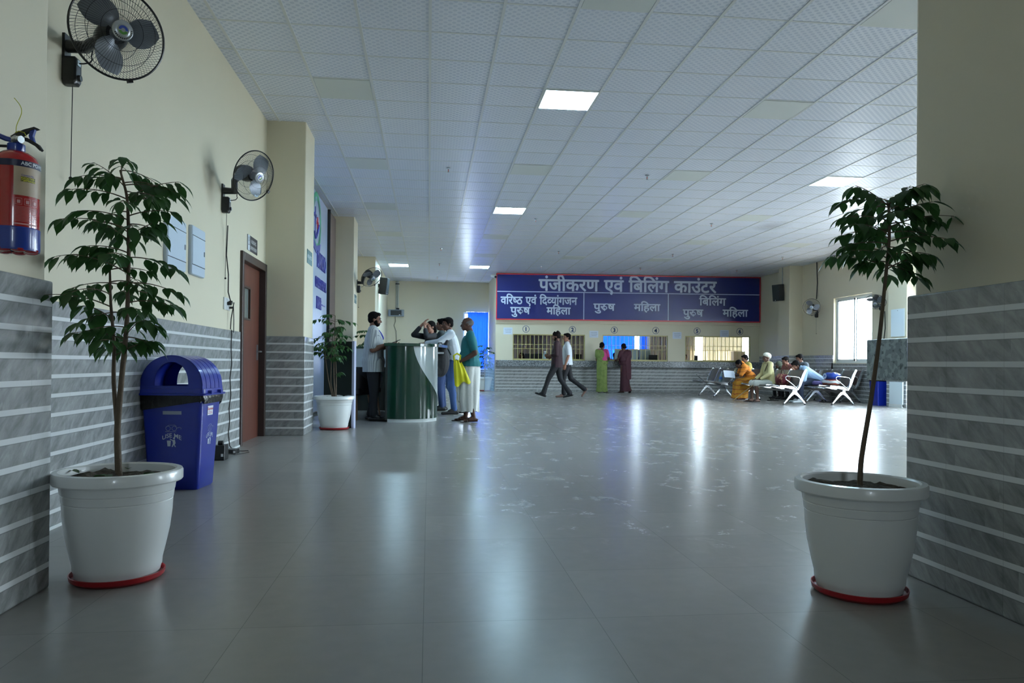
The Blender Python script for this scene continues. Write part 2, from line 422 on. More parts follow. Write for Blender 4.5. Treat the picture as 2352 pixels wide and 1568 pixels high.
# right wall with window openings
w = MB(); ys = 2.9
for y0, y1, z0, z1 in RWIN:
    w.box(XR, XR+.2, ys, y0, 0, HC+.05); ys = y1
    if z0 > 0: w.box(XR, XR+.2, y0, y1, 0, z0)
    w.box(XR, XR+.2, y0, y1, z1, HC+.05)
w.box(XR, XR+.2, ys, 24.1, 0, HC+.05)
struct('wall_right', w, M_WALL, smooth=0)
w = MB()
w.box(XR-.012, XR+.01, 3.0, 10.6, 0, .97).box(XR-.012, XR+.01, 14.7, 17.18, 0, TOPT).box(XR-.012, XR+.01, 17.1, 19.0, 0, .965).box(XR-.012, XR+.01, 18.93, 23.4, 0, TOPT)
struct('wall_right_tile', w, M_TILE, smooth=0)
for ya, yb in ((15.25, 15.93), (20.6, 21.28)):
    struct('pillar', MB().box(10.3, XR+.02, ya, yb, 0, HC+.05), M_WALL, smooth=0, bevel=.012)
    struct('pillar_tile', MB().box(10.287, XR+.02, ya-.014, yb+.014, 0, TOPT), M_TILE, smooth=0)
# windows of the right wall
def sliding_window(name, y0, y1, z0, z1, n=2, x=XR+.11):
    fr = MB(); t = .055
    fr.box(x-.04, x+.04, y0, y1, z0, z0+t).box(x-.04, x+.04, y0, y1, z1-t, z1).box(x-.04, x+.04, y0, y0+t, z0+t, z1-t).box(x-.04, x+.04, y1-t, y1, z0+t, z1-t)
    root = struct(name, fr, M_ALU, smooth=0)
    gl = MB(); sash = MB(); wd = (y1-y0-2*t)/n
    for k in range(n):
        a = y0+t+k*wd; b = a+wd; s = .045; xx = x+(-.018 if k % 2 else .018)
        sash.box(xx-.015, xx+.015, a, a+s, z0+t, z1-t).box(xx-.015, xx+.015, b-s, b, z0+t, z1-t).box(xx-.015, xx+.015, a, b, z0+t, z0+t+s).box(xx-.015, xx+.015, a, b, z1-t-s, z1-t)
        gl.box(xx-.003, xx+.003, a+s, b-s, z0+t+s, z1-t-s)
    sash.build('sash', M_ALU, root, smooth=0); gl.build('pane', M_GLASS, root, smooth=0)
for k, (y0, y1, z0, z1) in enumerate(RWIN):
    sliding_window('window_%d' % (k+1), y0, y1, z0, z1, 4 if k == 2 else 2)
# ---- counter wall (booking hall end)
CW = [(.55, 2.88), (3.45, 5.58), (6.15, 8.31)]; WZ0, WZ1 = 1.02, 1.84
w = MB(); us = 0
for a, b in CW:
    w.box(us, a, 0, .18, 0, HC+.05, MC).box(a, b, 0, .18, 0, WZ0-.02, MC).box(a, b, 0, .18, WZ1, HC+.05, MC); us = b
w.box(us, 8.75, 0, .18, 0, HC+.05, MC).box(0, 8.6, -.05, 0, 2.19, HC+.05, MC)
struct('wall_counter', w, M_WALL, smooth=0)
struct('wall_counter_tile', MB().box(-.02, 8.7, -.012, .01, 0, .8, MC), M_TILE, smooth=0)
tag(MB().box(-.03, 8.58, -.30, .16, .80, 1.0, MC).build('counter_slab', M_GRAN, bevel=.008),
    'long speckled grey granite counter slab running under the three barred service windows', 'counter')
# ---- staff room behind the counter
x0, x1, z0, z1, yy = FWIN[1]; a0, a1 = FWIN[2][0], FWIN[2][1]
w = MB().box(2.3, x0, yy, yy+.2, 0, HC+.05).box(x0, x1, yy, yy+.2, 0, z0).box(x0, x1, yy, yy+.2, z1, HC+.05)
w.box(x1, a0, yy, yy+.2, 0, HC+.05).box(a0, a1, yy, yy+.2, 0, z0).box(a0, a1, yy, yy+.2, z1, HC+.05).box(a1, 12.9, yy, yy+.2, 0, HC+.05)
struct('wall_staff_far', w, M_WALL, smooth=0)
struct('wall_staff_right', MB().box(12.7, 12.9, 23.4, 27.4, 0, HC+.05), M_WALL, smooth=0)
struct('wall_staff_return', MB().box(10.9, 12.9, 23.5, 23.7, 0, HC+.05), M_WALL, smooth=0)
def far_window(name, x0, x1, z0, z1, yy):
    t = .05; y = yy+.1
    fr = MB().box(x0, x1, y-.03, y+.03, z0, z0+t).box(x0, x1, y-.03, y+.03, z1-t, z1).box(x0, x0+t, y-.03, y+.03, z0+t, z1-t).box(x1-t, x1, y-.03, y+.03, z0+t, z1-t).box((x0+x1)/2-.03, (x0+x1)/2+.03, y-.025, y+.025, z0+t, z1-t)
    r = struct(name, fr, M_ALU, smooth=0)
    MB().box(x0+t, x1-t, y-.003, y+.003, z0+t, z1-t).build('pane', M_GLASS, r, smooth=0)
for k, q in enumerate(FWIN): far_window('window_%d' % (k+5), *q)

def curtain(name, x0, x1, z0, z1, y, m, label, group=None, folds=14, amp=.03, seed=1, slant=0):
    rnd = random.Random(seed); ph = [rnd.uniform(0, 6) for _ in range(4)]
    def wave(s, t): 
        return amp*(.6+.4*t)*(sin(2*pi*folds*s+ph[0]+.6*sin(3*s+ph[1]))+.35*sin(2*pi*folds*.43*s+ph[2]))
    mb = MB()
    def front(s, t): return (x0+(x1-x0)*s+slant*t*s, y-.004+wave(s, t), z1-(z1-z0)*t)
    def back(s, t): return (x0+(x1-x0)*s+slant*t*s, y+wave(s, t), z1-(z1-z0)*t)
    n = folds*8; mb.grid(front, n, 6); mb.grid(back, n, 6)
    r = thing(name, label, 'curtain', group=group)
    mb.build('curtain_cloth', m, r, smooth=80)
    MB().tube([(x0-.05, y, z1+.02), (x1+.05, y, z1+.02)], .012, 8).build('curtain_rod', M_STEEL, r)
    return r
M_BLUEC = mat('blue_curtain_cloth', (84, 142, 226), .8, transl=.5, var=.12, vscale=3)
M_GREYC = mat('taupe_curtain_cloth', (196, 182, 168), .85, transl=.2, var=.1, vscale=3)
M_CREAMC = mat('cream_blind_cloth', (214, 206, 188), .85, transl=.30, var=.05, vscale=3)
curtain('window_curtain', 1.36, 2.10, .70, 2.71, 26.80, M_BLUEC, 'bright blue pleated curtain over the tall window at the end of the alcove', folds=9, amp=.022)
curtain('window_curtain', 6.0, 7.55, .02, 2.6, 27.08, M_BLUEC, 'bright blue backlit curtain seen through bars of counter window 3', folds=11, seed=2)
curtain('window_curtain', 7.72, 8.0, .02, 2.6, 27.02, M_BLUEC, 'narrow blue curtain panel seen through middle of the counter window under numbers 3 and 4', folds=3, seed=3)
curtain('window_curtain', 2.5, 5.9, .02, 2.6, 27.08, M_GREYC, 'taupe curtain seen through the bars of counter window 1 and 2', folds=20, seed=4)
curtain('vertical_blind', 8.1, 9.85, .02, 2.6, 27.08, M_CREAMC, 'cream vertical blinds seen through the bars of counter window 4 and 5', folds=16, seed=5)
curtain('vertical_blind', 10.15, 11.7, .02, 2.6, 27.08, M_CREAMC, 'pale backlit vertical blinds seen through bars of counter window 6', folds=16, seed=6, amp=.02)

# ---- door on the left wall
M_DOOR = wood_material('red_brown_laminate', (74, 36, 24), (102, 54, 38), 42)
M_DFR = mat('dark_brown_frame', (58, 44, 40), .4)
f = MB(); t = .09
f.box(XL-.10, XL+.03, DY0-.02, DY0+.05, 0, DZ+.03).box(XL-.10, XL+.03, DY1-.03, DY1+.04, 0, DZ+.03).box(XL-.10, XL+.03, DY0+.05, DY1-.03, DZ-.06, DZ+.03)
dr = struct('door_1', f, M_DFR, smooth=0, bevel=.006)
lf = MB(); xa, xb = XL-.085, XL-.045; ya, yb = DY0+.05, DY1-.03; wy0, wy1, wz0, wz1 = 8.42, 8.68, 1.36, 1.69
lf.box(xa, xb, ya, wy0, 0, DZ-.06).box(xa, xb, wy1, yb, 0, DZ-.06).box(xa, xb, wy0, wy1, 0, wz0).box(xa, xb, wy0, wy1, wz1, DZ-.06)
lf.build('door_leaf', M_DOOR, dr, smooth=0)
MB().box(xb-.005, xb+.012, wy0-.02, wy0, wz0-.02, wz1+.02).box(xb-.005, xb+.012, wy1, wy1+.02, wz0-.02, wz1+.02).box(xb-.005, xb+.012, wy0, wy1, wz0-.02, wz0).box(xb-.005, xb+.012, wy0, wy1, wz1, wz1+.02).build('vision_frame', M_DFR, dr, smooth=0)
MB().box(xa+.01, xb-.01, wy0, wy1, wz0, wz1).build('vision_glass', mat('grey_glass', (120, 126, 122), .12), dr, smooth=0)
MB().tube([(xb, 9.08, 1.0), (xb+.05, 9.08, 1.0), (xb+.05, 8.97, 1.0)], .01, 8).box(xb, xb+.008, 9.05, 9.11, .9, 1.08).build('door_handle', M_STEEL, dr)
# room corner skirting strip along the left wall
struct('baseboard_left', MB().box(XL+.01, XL+.02, 3.1, DY0-.02, 0, .018), mat('white_grout', (206, 210, 208), .5), smooth=0)

# ================================================================== CEILING THINGS
def ceiling_lamp(i, j, on, label):
    x0 = GX0+.6*i+.013; y0 = GY0+.6*j+.011; x1 = x0+.574; y1 = y0+.578
    if on:
        t = thing('ceiling_light', label, 'light', ((x0+x1)/2, (y0+y1)/2, HC), 0, 'lit square ceiling light panels')
        MB().box(-.285, .285, -.287, .287, -.002, .011).build('diffuser', M_LED, t, smooth=0)
        MB().box(-.287, -.279, -.289, .289, -.006, .012).box(.279, .287, -.289, .289, -.006, .012).box(-.279, .279, -.289, -.281, -.006, .012).box(-.279, .279, .281, .289, -.006, .012).build('frame', M_WHITE, t, smooth=0)
    else:
        t = thing('ceiling_panel', label, 'panel', ((x0+x1)/2, (y0+y1)/2, HC), 0, 'plain unlit square ceiling panels')
        MB().box(-.283, .283, -.285, .285, -.001, .011).build('panel_face', M_PANEL, t, smooth=0)
lit = [(5, 3, 'large bright lit ceiling light nearest the camera, over the middle of the hall'),
       (5, 13, 'bright lit ceiling light in the middle distance above the hall'),
       (13, 8, 'bright lit ceiling light partly covered by top leaves of the right potted plant'),
       (1, 27, 'lit ceiling light at far left above the alcove'),
       (5, 27, 'lit ceiling light just left of the big blue sign'),
       (17, 13, 'small lit ceiling light glimpsed through leaves of the right potted plant')]
for i, j, l in lit: ceiling_lamp(i, j, True, l)
off = {(1, 3): 'plain unlit ceiling panel near the top of the first left pillar', (1, 8): 'plain unlit ceiling panel left of centre beyond the first pillar',
       (5, -1): 'plain unlit ceiling panel cut by the top edge of the photo', (9, -1): 'plain unlit ceiling panel in the top right corner by the wall',
       (9, 3): 'large plain unlit ceiling panel at upper right', (5, 8): 'plain unlit ceiling panel between the two middle lit lights',
       (9, 8): 'plain unlit ceiling panel right of a sprinkler in mid ceiling', (9, 13): 'plain unlit ceiling panel level with the second lit light to its right',
       (13, 13): 'plain unlit ceiling panel left of the dark smudge on the ceiling', (1, 13): 'plain unlit ceiling panel above the second left pillar',
       (1, 18): 'plain unlit ceiling panel beyond the second left pillar', (1, 23): 'plain unlit ceiling panel just in front of the far left lit light'}
for (i, j), l in off.items(): ceiling_lamp(i, j, False, l)
for n_, (i, j, l) in enumerate(((5, 18, 'faint unlit ceiling panel beyond the second lit light'), (9, 18, 'faint unlit ceiling panel over the left half of the hall end'), (13, 18, 'faint unlit ceiling panel over the right half of the hall end'), (17, 18, 'faint unlit ceiling panel near the right wall'), (5, 23, 'faint unlit ceiling panel beside the lit light left of the sign'), (9, 23, 'faint unlit ceiling panel close to the blue sign, left one'), (13, 23, 'faint unlit ceiling panel close to the blue sign, right one'))):
    ceiling_lamp(i, j, False, l)

spr = thing('sprinkler', 'x', 'sprinkler', (0.26, 11.13, HC), group='small red and chrome sprinkler heads under the ceiling tiles')
MB().lathe([(.034, .0), (.034, -.006), (.012, -.012), (.010, -.03)], 16).tube([(-.012, 0, -.028), (-.014, 0, -.05), (0, 0, -.062)], .003, 6).tube([(.012, 0, -.028), (.014, 0, -.05), (0, 0, -.062)], .003, 6).lathe([(.0, -.066), (.016, -.066), (.016, -.062), (.0, -.062)], 12).build('body', M_CHROME, spr)
MB().tube([(0, 0, -.028), (0, 0, -.06)], .0045, 8).build('bulb', mat('red_bulb', (214, 40, 30), .3), spr)
spl = {(.26, 11.13): 'red tipped sprinkler nearest the camera, left of centre in the ceiling', (3.28, 11.13): 'sprinkler right of centre beside an unlit panel',
       (2.09, 14.79): 'sprinkler just right of the second lit light', (5.69, 14.73): 'sprinkler in mid ceiling on the right', (.28, 18.98): 'sprinkler between the two far lit lights, nearest one',
       (3.28, 18.98): 'sprinkler above the left part of the blue sign', (6.28, 18.95): 'sprinkler above the middle of the blue sign', (9.28, 18.96): 'sprinkler near the right wall ceiling line',
       (.28, 21.9): 'sprinkler between the two far lit lights, middle one', (3.26, 21.85): 'small sprinkler just over the left of the sign', (6.24, 21.81): 'small sprinkler just over the centre of the sign',
       (9.22, 21.79): 'small sprinkler just over the right end of the sign', (.26, 25.35): 'red sprinkler nearest the far wall of the alcove'}
for k, ((x, y), l) in enumerate(spl.items()):
    o = spr if k == 0 else copy_tree(spr)
    o.location = (x, y, HC); o['label'] = l

# ================================================================== PLANTS
def leaf_geo(mb, P, d, nrm, L, droop=.35, fold=.35, wid=.42):
    """ovate leaf with a long drip tip"""
    d = d.normalized(); s = d.cross(nrm)
    if s.length < 1e-4: s = d.cross(V3((1, 0, 0)))
    s.normalize(); n = s.cross(d)
    ts = [0, .12, .3, .5, .7, .86, 1.0]; ws = [0.02, .55, .96, 1.0, .66, .2, .0]
    V = []; p = V3(P); k = 0; prev = 0
    dd = d.copy()
    for t, w in zip(ts, ws):
        p = p+dd*(t-prev)*L; prev = t
        dd = (dd+V3((0, 0, -1))*droop*(.3+t)*.5).normalized()
        hw = w*L*wid*.5
        V += [p-s*hw*cos(fold)+n*hw*sin(fold), V3(p), p+s*hw*cos(fold)+n*hw*sin(fold)]
    Fc = []
    for i in range(len(ts)-1):
        a = i*3; Fc += [(a, a+1, a+4, a+3), (a+1, a+2, a+5, a+4)]
    mb.add(V, Fc)

def frond(lb, sb, P, az, length, rise, rnd, L0, nl=4, stemr=.0022):
    """a rachis arching out from P with drooping leaflets in pairs and a terminal leaf"""
    h = V3((cos(az), sin(az), 0)); pts = []; n = 8
    for i in range(n+1):
        t = i/n; pts.append(V3(P)+h*length*t+V3((0, 0, rise*t-(.30*length+.0)*t*t)))
    sb.tube(pts, [stemr*(1.3-.8*i/n) for i in range(n+1)], 4)
    side = V3((-h.y, h.x, 0))
    for k in range(nl):
        t = .34+.60*k/max(1, nl-1)*.98; q = pts[min(n, int(t*n))].lerp(pts[min(n, int(t*n)+1)], t*n-int(t*n))
        for sg in (-1, 1):
            if rnd.random() < .08: continue
            dv = (h*rnd.uniform(.2, .9)+side*sg*rnd.uniform(.5, 1.1)+V3((0, 0, rnd.uniform(-.75, -.1))))
            L = L0*rnd.uniform(.7, 1.1)*(1-.2*abs(t-.6))
            q2 = q+dv.normalized()*L*.12
            sb.tube([q, q2], stemr*.5, 3)
            leaf_geo(lb, q2, dv, V3((0, 0, 1))+side*sg*.3, L, rnd.uniform(.35, .9), rnd.uniform(.1, .45), rnd.uniform(.42, .52))
    dv = h+V3((0, 0, rnd.uniform(-.9, -.2)))
    leaf_geo(lb, pts[-1], dv, V3((0, 0, 1)), L0*rnd.uniform(.9, 1.25), rnd.uniform(.3, .7), .25, .42)

def pot_parts(root, r=.265, h=.44, rs=1.0):
    k = r/.265; kh = h/.44
    outer = [(.150, .018), (.172, .020), (.178, .045), (.181, .050), (.183, .075), (.197, .13), (.213, .20), (.222, .27), (.2245, .318), (.2225, .320), (.2265, .324), (.230, .352), (.2285, .354), (.2325, .358), (.2375, .392), (.262, .395), (.266, .400), (.266, .432), (.262, .440), (.240, .442), (.232, .436), (.228, .40), (.215, .34), (.15, .05)]
    MB().lathe([(a*k, b*kh) for a, b in outer], 56).build('pot_body', M_WHITE, root, smooth=30)
    MB().lathe([(.0, .0), (.175*k, .0), (.192*k, .012), (.196*k, .030), (.191*k, .031), (.186*k, .014), (.0, .012)], 48).build('saucer', M_RED, root, smooth=40)
    rnd = random.Random(int(r*1000)); N = 22
    def f(u, v):
        a = 2*pi*u; rr = v*.229*k
        return (rr*cos(a), rr*sin(a), h-.035+.022*mnoise.noise(V3((rr*cos(a)*14, rr*sin(a)*14, 1.3)))+.012*mnoise.noise(V3((rr*cos(a)*40, rr*sin(a)*40, 4)))+.012*(1-v))
    MB().grid(f, 48, N, wrapu=True).build('soil', M_SOIL, root, smooth=60)

def potted_plant(label, loc, stems, crown, r=.265, h=.44, seed=1, leaf=M_LEAF, L0=.09, group='tall leafy plants in white round pots', litter=0, nl=4):
    root = thing('potted_plant', label, 'plant', loc, group=group); rnd = random.Random(seed)
    pot_parts(root, r, h)
    lb = MB(); sb = MB(); st = MB()
    for pts, r0, r1 in stems:
        n = len(pts); P = []
        for i in range(n-1):
            for q in range(4): P.append(V3(pts[i]).lerp(V3(pts[i+1]), q/4))
        P.append(V3(pts[-1])); m = len(P)
        Q = [P[0]]+[(P[i-1]+P[i]*2+P[i+1])/4 for i in range(1, m-1)]+[P[-1]]
        st.tube(Q, [r0+(r1-r0)*i/(m-1) for i in range(m)], 10)
    for (P, az, ln, rise) in crown(rnd): frond(lb, sb, P, az, ln, rise, rnd, L0, nl)
    for k in range(litter):
        a = rnd.uniform(0, 6.28); rr = rnd.uniform(.08, .2)
        leaf_geo(lb, (rr*cos(a), rr*sin(a), h-.018), V3((cos(a*3), sin(a*3), .25)), V3((0, 0, 1)), .07, .1)
    st.build('stem', M_STEM, root, smooth=60); sb.build('twigs', M_STEM, root, smooth=60); lb.build('foliage', leaf, root, smooth=80)
    return root

def stem_at(pts, z):
    for a, b in zip(pts, pts[1:]):
        if a[2] <= z <= b[2]:
            t = (z-a[2])/(b[2]-a[2]); return V3(a).lerp(V3(b), t)
    return V3(pts[-1])
# left foreground plant: two stems rising from one base
SL1 = [(0, 0, .40), (-.01, 0, .60), (.005, .0, .80), (.025, 0, 1.05), (.028, 0, 1.35), (.02, 0, 1.55), (-.01, 0, 1.66)]
SL2 = [(-.005, 0, .58), (-.03, .01, .80), (-.028, .01, .95), (-.045, .01, 1.12), (-.05, .01, 1.28)]
def crown_left(rnd):
    out = []; n = 46
    for i in range(n):
        z = .90+.76*(i/(n-1)); az = i*2.39996+rnd.uniform(-.3, .3)
        env = (.21 if z < 1.0 else .18 if z < 1.1 else .24 if z < 1.32 else .20 if z < 1.45 else .23 if z < 1.58 else .18)*(1.0-.18*max(0, cos(az)))
        P = stem_at(SL1 if (i % 3 or z > 1.26) else SL2, z)
        out.append((P, az, env*rnd.uniform(.7, 1.05), rnd.uniform(.02, .12)))
    for az, z, ln, rise in ((pi+.1, 1.28, .27, .10), (0, 1.55, .20, .13), (.1, 1.60, .20, .04), (pi, 1.62, .17, .06), (pi-.2, 1.08, .22, .02), (.2, .98, .10, .0), (-.1, 1.2, .2, .02), (pi+.2, 1.42, .25, .10)):
        out.append((stem_at(SL1, z), az, ln, rise))
    return out
potted_plant('tall leafy plant in a white pot, in front of the blue bin', (-1.25, 3.22, 0), [(SL1, .014, .004), (SL2, .010, .004)], crown_left, r=.24, seed=11, litter=7, L0=.083)
# right foreground plant: one bare leaning stem with a crown at the top
SR1 = [(.0, 0, .40), (.005, 0, .52), (.045, 0, .75), (.08, 0, 1.0), (.10, 0, 1.20), (.12, 0, 1.4), (.115, 0, 1.53)]
def crown_right(rnd):
    out = []; n = 24
    for i in range(n):
        z = 1.27+.26*i/(n-1); az = i*2.39996+rnd.uniform(-.3, .3)
        env = .15 if z < 1.28 else .20 if z < 1.42 else .17
        out.append((stem_at(SR1, z), az, env*rnd.uniform(.75, 1.1), rnd.uniform(.02, .12)))
    for az, z, ln, rise in ((.1, 1.48, .22, .06), (-.15, 1.44, .26, .12), (pi, 1.53, .2, .06), (pi-.1, 1.42, .19, .04), (.15, 1.53, .18, .14), (pi+.1, 1.52, .15, .12), (1.2, 1.53, .12, .08), (-1.4, 1.53, .12, .08), (pi, 1.30, .1, .02), (0, 1.29, .13, -.01)):
        out.append((stem_at(SR1, z), az, ln, rise))
    return out
potted_plant('potted plant with one bare leaning stem, at right beside the near tiled wall', (1.69, 2.79, 0), [(SR1, .011, .005)], crown_right, r=.24, seed=5, litter=0, L0=.084)
# middle plant by the green panel
SM = [[(-.02, 0, .40), (-.08, 0, .65), (-.12, 0, .92), (-.13, 0, 1.05)], [(0, 0, .40), (-.05, 0, .60), (-.045, 0, .95), (-.03, 0, 1.25)], [(.01, 0, .40), (-.01, 0, .7), (-.01, 0, 1.05), (0, 0, 1.5)], [(.02, .01, .40), (.02, .01, .7), (.0, .01, 1.1), (.03, 0, 1.35)]]
def crown_mid(rnd):
    out = []
    for i in range(40):
        z = .92+.6*i/39; s = SM[i % 4]; zt = min(z, s[-1][2]); az = i*2.39996+rnd.uniform(-.4, .4)
        env = .20 if z < 1.1 else .26 if z < 1.3 else .13
        out.append((stem_at(s, zt), az, env*rnd.uniform(.6, 1.1), rnd.uniform(.0, .1)))
    out += [(V3((0, 0, 1.42)), pi, .26, .1), (V3((0, 0, 1.42)), 0, .24, .06), (V3((.0, 0, .72)), -.3, .08, .06)]
    return out
potted_plant('bushy multi stemmed potted plant in front of the dark green end panel', (-1.235, 10.12, 0), [(s, .010, .004) for s in SM], crown_mid, seed=21, leaf=M_LEAF2, L0=.085)
SB = [(0, 0, .4), (.01, 0, .9), (0, 0, 1.5)]
def crown_back(rnd):
    return [(stem_at(SB, .9+.62*i/21), i*2.4+rnd.uniform(-.3, .3), rnd.uniform(.18, .34)*(1.15-.4*i/21), rnd.uniform(.02, .10)) for i in range(22)]
potted_plant('leafy plant showing above the low green counter behind the reception staff', (-1.14, 14.85, 0), [(SB, .01, .004)], crown_back, seed=31, leaf=M_LEAF2, L0=.10, nl=5)
def crown_far(rnd):
    return [(stem_at(SB, .75+.70*i/17), i*2.4+rnd.uniform(-.3, .3), rnd.uniform(.16, .28), rnd.uniform(.02, .08)) for i in range(18)]
potted_plant('small far plant in a white pot behind the glass screen beside the blue curtain', (1.80, 24.15, 0), [(SB, .012, .004)], crown_far, seed=41, leaf=M_LEAF2, L0=.11)

# ================================================================== BLUE DUSTBIN
M_BLUE = mat('blue_moulded_plastic', (15, 38, 146), .32, coat=.25)
M_BAG = mat('black_bin_bag', (12, 12, 13), .25, bump=.8, bscale=35)
M_PRINT = mat('pale_print', (190, 200, 214), .5)
def rrect(w, d, r, n=6):
    out = []
    for cx, cy, a0 in ((w-r, d-r, 0), (-w+r, d-r, 90), (-w+r, -d+r, 180), (w-r, -d+r, 270)):
        for k in range(n+1): a = rad(a0+90*k/n); out.append((cx+r*cos(a), cy+r*sin(a)))
    return out
def ring_loft(mb, rings, cap0=True, cap1=True, M=None):
    n = len(rings[0][0]); V = []
    for poly, z in rings: V += [(x, y, z) for x, y in poly]
    Fc = [(i*n+k, i*n+(k+1) % n, (i+1)*n+(k+1) % n, (i+1)*n+k) for i in range(len(rings)-1) for k in range(n)]
    if cap0: Fc.append(tuple(range(n-1, -1, -1)))
    if cap1: Fc.append(tuple((len(rings)-1)*n+k for k in range(n)))
    return mb.add(V, Fc, M)
bn = thing('dustbin', 'blue dome lidded dustbin lined with a black bag, against the striped wall', 'dustbin', (-1.725, 5.52, 0), rz=rad(-5)); bn.scale = (.97, .97, .99)
HB = .655; wb, wt, db, dt = .178, .215, .150, .185
rings = [(rrect(wb-.01, db-.01, .02), 0), (rrect(wb, db, .025), .012)]+[(rrect(wb+(wt-wb)*t, db+(dt-db)*t, .03), .012+(HB-.012)*t) for t in (.25, .5, .75, 1)]
ring_loft(MB(), rings, True, True).build('bin_body', M_BLUE, bn, smooth=40)
bag = MB(); N = 26; pr = rrect(wt+.012, dt+.012, .035, 6); m_ = len(pr); rb = random.Random(3)
bagr = []
for j in range(6):
    t = j/5; off = .010+.012*sin(pi*t)
    poly = []
    for k, (x, y) in enumerate(pr):
        w_ = 1+off*(1+.6*sin(k*1.9+j*.7)+.5*rb.uniform(-1, 1))
        poly.append((x*w_*(1-.03*t), y*w_*(1-.03*t)))
    bagr.append((poly, HB+.01-.085*t*(1)))
rings = bagr; n = len(pr); V = []; 
for j, (poly, z) in enumerate(rings):
    for k, (x, y) in enumerate(poly):
        dz = 0
        if j >= 4: dz = -.018*sin(k*.45)-.012*sin(k*1.7)+(.02 if x > .15 else -.012)
        V.append((x, y, z+dz))
bag.add(V, [(i*n+k, i*n+(k+1) % n, (i+1)*n+(k+1) % n, (i+1)*n+k) for i in range(len(rings)-1) for k in range(n)])
bag.build('bin_bag', M_BAG, bn, smooth=50)
lid = MB()
ring_loft(lid, [(rrect(wt+.028, dt+.028, .03), HB), (rrect(wt+.030, dt+.030, .03), HB+.012), (rrect(wt+.016, dt+.016, .03), HB+.016), (rrect(wt+.012, dt+.012, .03), HB+.045), (rrect(wt+.0, dt+.0, .03), HB+.047), (rrect(wt-.03, dt-.03, .02), HB+.047), (rrect(wt-.03, dt-.03, .02), HB)], False, False)
# dome: barrel vault with an arched opening in both ends
zb = HB+.045; R = wt+.004; HD = .232
def arch(s, rx, rz): a = pi*s; return (rx*cos(a), zb+rz*sin(a)**.86 if sin(a) > 0 else zb)
def vault(d0, d1, rx, rz, n=28):
    lid.grid(lambda s, t: (arch(s, rx, rz)[0], d0+(d1-d0)*t, arch(s, rx, rz)[1]), n, 1)
vault(-dt-.004, dt+.004, R-.008, HD-.008)
for a, b, bulge in ((-.189, -.125, 0), (-.125, -.115, -.008), (-.115, -.045, 0), (-.045, -.035, -.008), (-.035, .035, 0), (.035, .045, -.008), (.045, .115, 0), (.115, .125, -.008), (.125, .189, 0)):
    vault(a, b, R+bulge, HD+bulge)
for a, sgn in ((-.189, 1), (-.125, -1), (-.115, 1), (-.045, -1), (-.035, 1), (.035, -1), (.045, 1), (.115, -1), (.125, 1), (.189, 1)):
    lid.grid(lambda s, t: (arch(s, R-.008*t, HD-.008*t)[0], a, arch(s, R-.008*t, HD-.008*t)[1]), 28, 1)
for yy in (-.189, .189):   # end walls: outer arch minus inner arch opening
    for y2 in (yy, yy-.006*(1 if yy > 0 else -1)):
        def wallf(s, t): 
            o = arch(s, R-.002, HD-.002); a = pi*s
            i_ = (.118*cos(a), zb+.020+.165*max(0, sin(a))**.8)
            return (o[0]+(i_[0]-o[0])*t, y2, o[1]+(i_[1]-o[1])*t)
        lid.grid(wallf, 40, 3)
    lid.box(-R, R, yy-.004, yy+.004, zb-.004, zb+.021)
for sx in (-1, 1):
    for sy in (-.09, .09): lid.box(sx*(wt+.026)-.012, sx*(wt+.026)+.012, sy-.02, sy+.02, HB+.010, HB+.034)
lid.build('bin_lid', M_BLUE, bn, smooth=40)
def use_me(M, parent, sc=1.0):
    mb = MB(); e = .0006
    v, f = text_geo('USE ME', .042*sc, .012); 
    v2 = [(x, y-4.5*x*x, z) for x, y, z in v]; mb.add([(x, y, 0) for x, y, z in v2], f, M)
    for cx in (-.025, .018):
        mb.tube([(cx*sc+.016*sc*cos(a), .062*sc+.016*sc*sin(a), 0) for a in [2*pi*k/20 for k in range(20)]], .0009, 4, M, close=True)
    mb.tube([(.034*sc, .064*sc, 0), (.055*sc, .070*sc, 0), (.066*sc, .066*sc, 0), (.064*sc, .056*sc, 0)], .0009, 4, M)
    mb.tube([(-.041*sc, .070*sc, 0), (-.02*sc, .084*sc, 0), (.02*sc, .086*sc, 0), (.034*sc, .076*sc, 0)], .0008, 4, M)
    mb.tube([(-.045*sc, .040*sc, 0), (.03*sc, .038*sc, 0)], .0008, 4, M)
    for poly in ([(-.034, -.022), (-.006, -.022), (-.010, -.062), (-.030, -.062)], [(.004, -.018), (.022, -.016), (.026, -.04), (.02, -.05), (.028, -.066), (.021, -.066), (.014, -.05), (.006, -.066), (-.001, -.066), (.008, -.042)], [(.006, -.018), (-.012, -.008), (-.014, -.013), (.004, -.024)]):
        mb.prism([(x*sc, y*sc) for x, y in poly], 0, e, M)
    mb.prism([(.016*sc+.007*sc*cos(a), -.006*sc+.007*sc*sin(a)) for a in [2*pi*k/14 for k in range(14)]], 0, e, M)
    return mb.build('printed_sign', M_PRINT, parent, smooth=0)
tl = atan2(dt-db, HB)
Mf = T(0, -(db+(dt-db)*.55)-.0012, .365) @ RX(rad(90)+tl); use_me(Mf, bn)
tl2 = atan2(wt-wb, HB)
Ms = T((wb+(wt-wb)*.55)+.0014, 0, .365) @ RZ(rad(90)) @ RX(rad(90)+tl2); use_me(Ms, bn, .95)
stk = MB(); Mk = T((wb+(wt-wb)*.84)+.0016, -.02, .545) @ RZ(rad(90)) @ RX(rad(90)+tl2)
stk.box(-.05, .05, -.033, .033, -.0004, .0006, Mk); st = stk.build('sticker', mat('white_sticker', (226, 230, 236), .4), bn, smooth=0)
v, f = text_geo('Supreme', .028, .018); MB().add([(x, y+.004, .001) for x, y, z in v], f, Mk).build('lettering', mat('red_print', (200, 24, 40), .5), st, smooth=0)
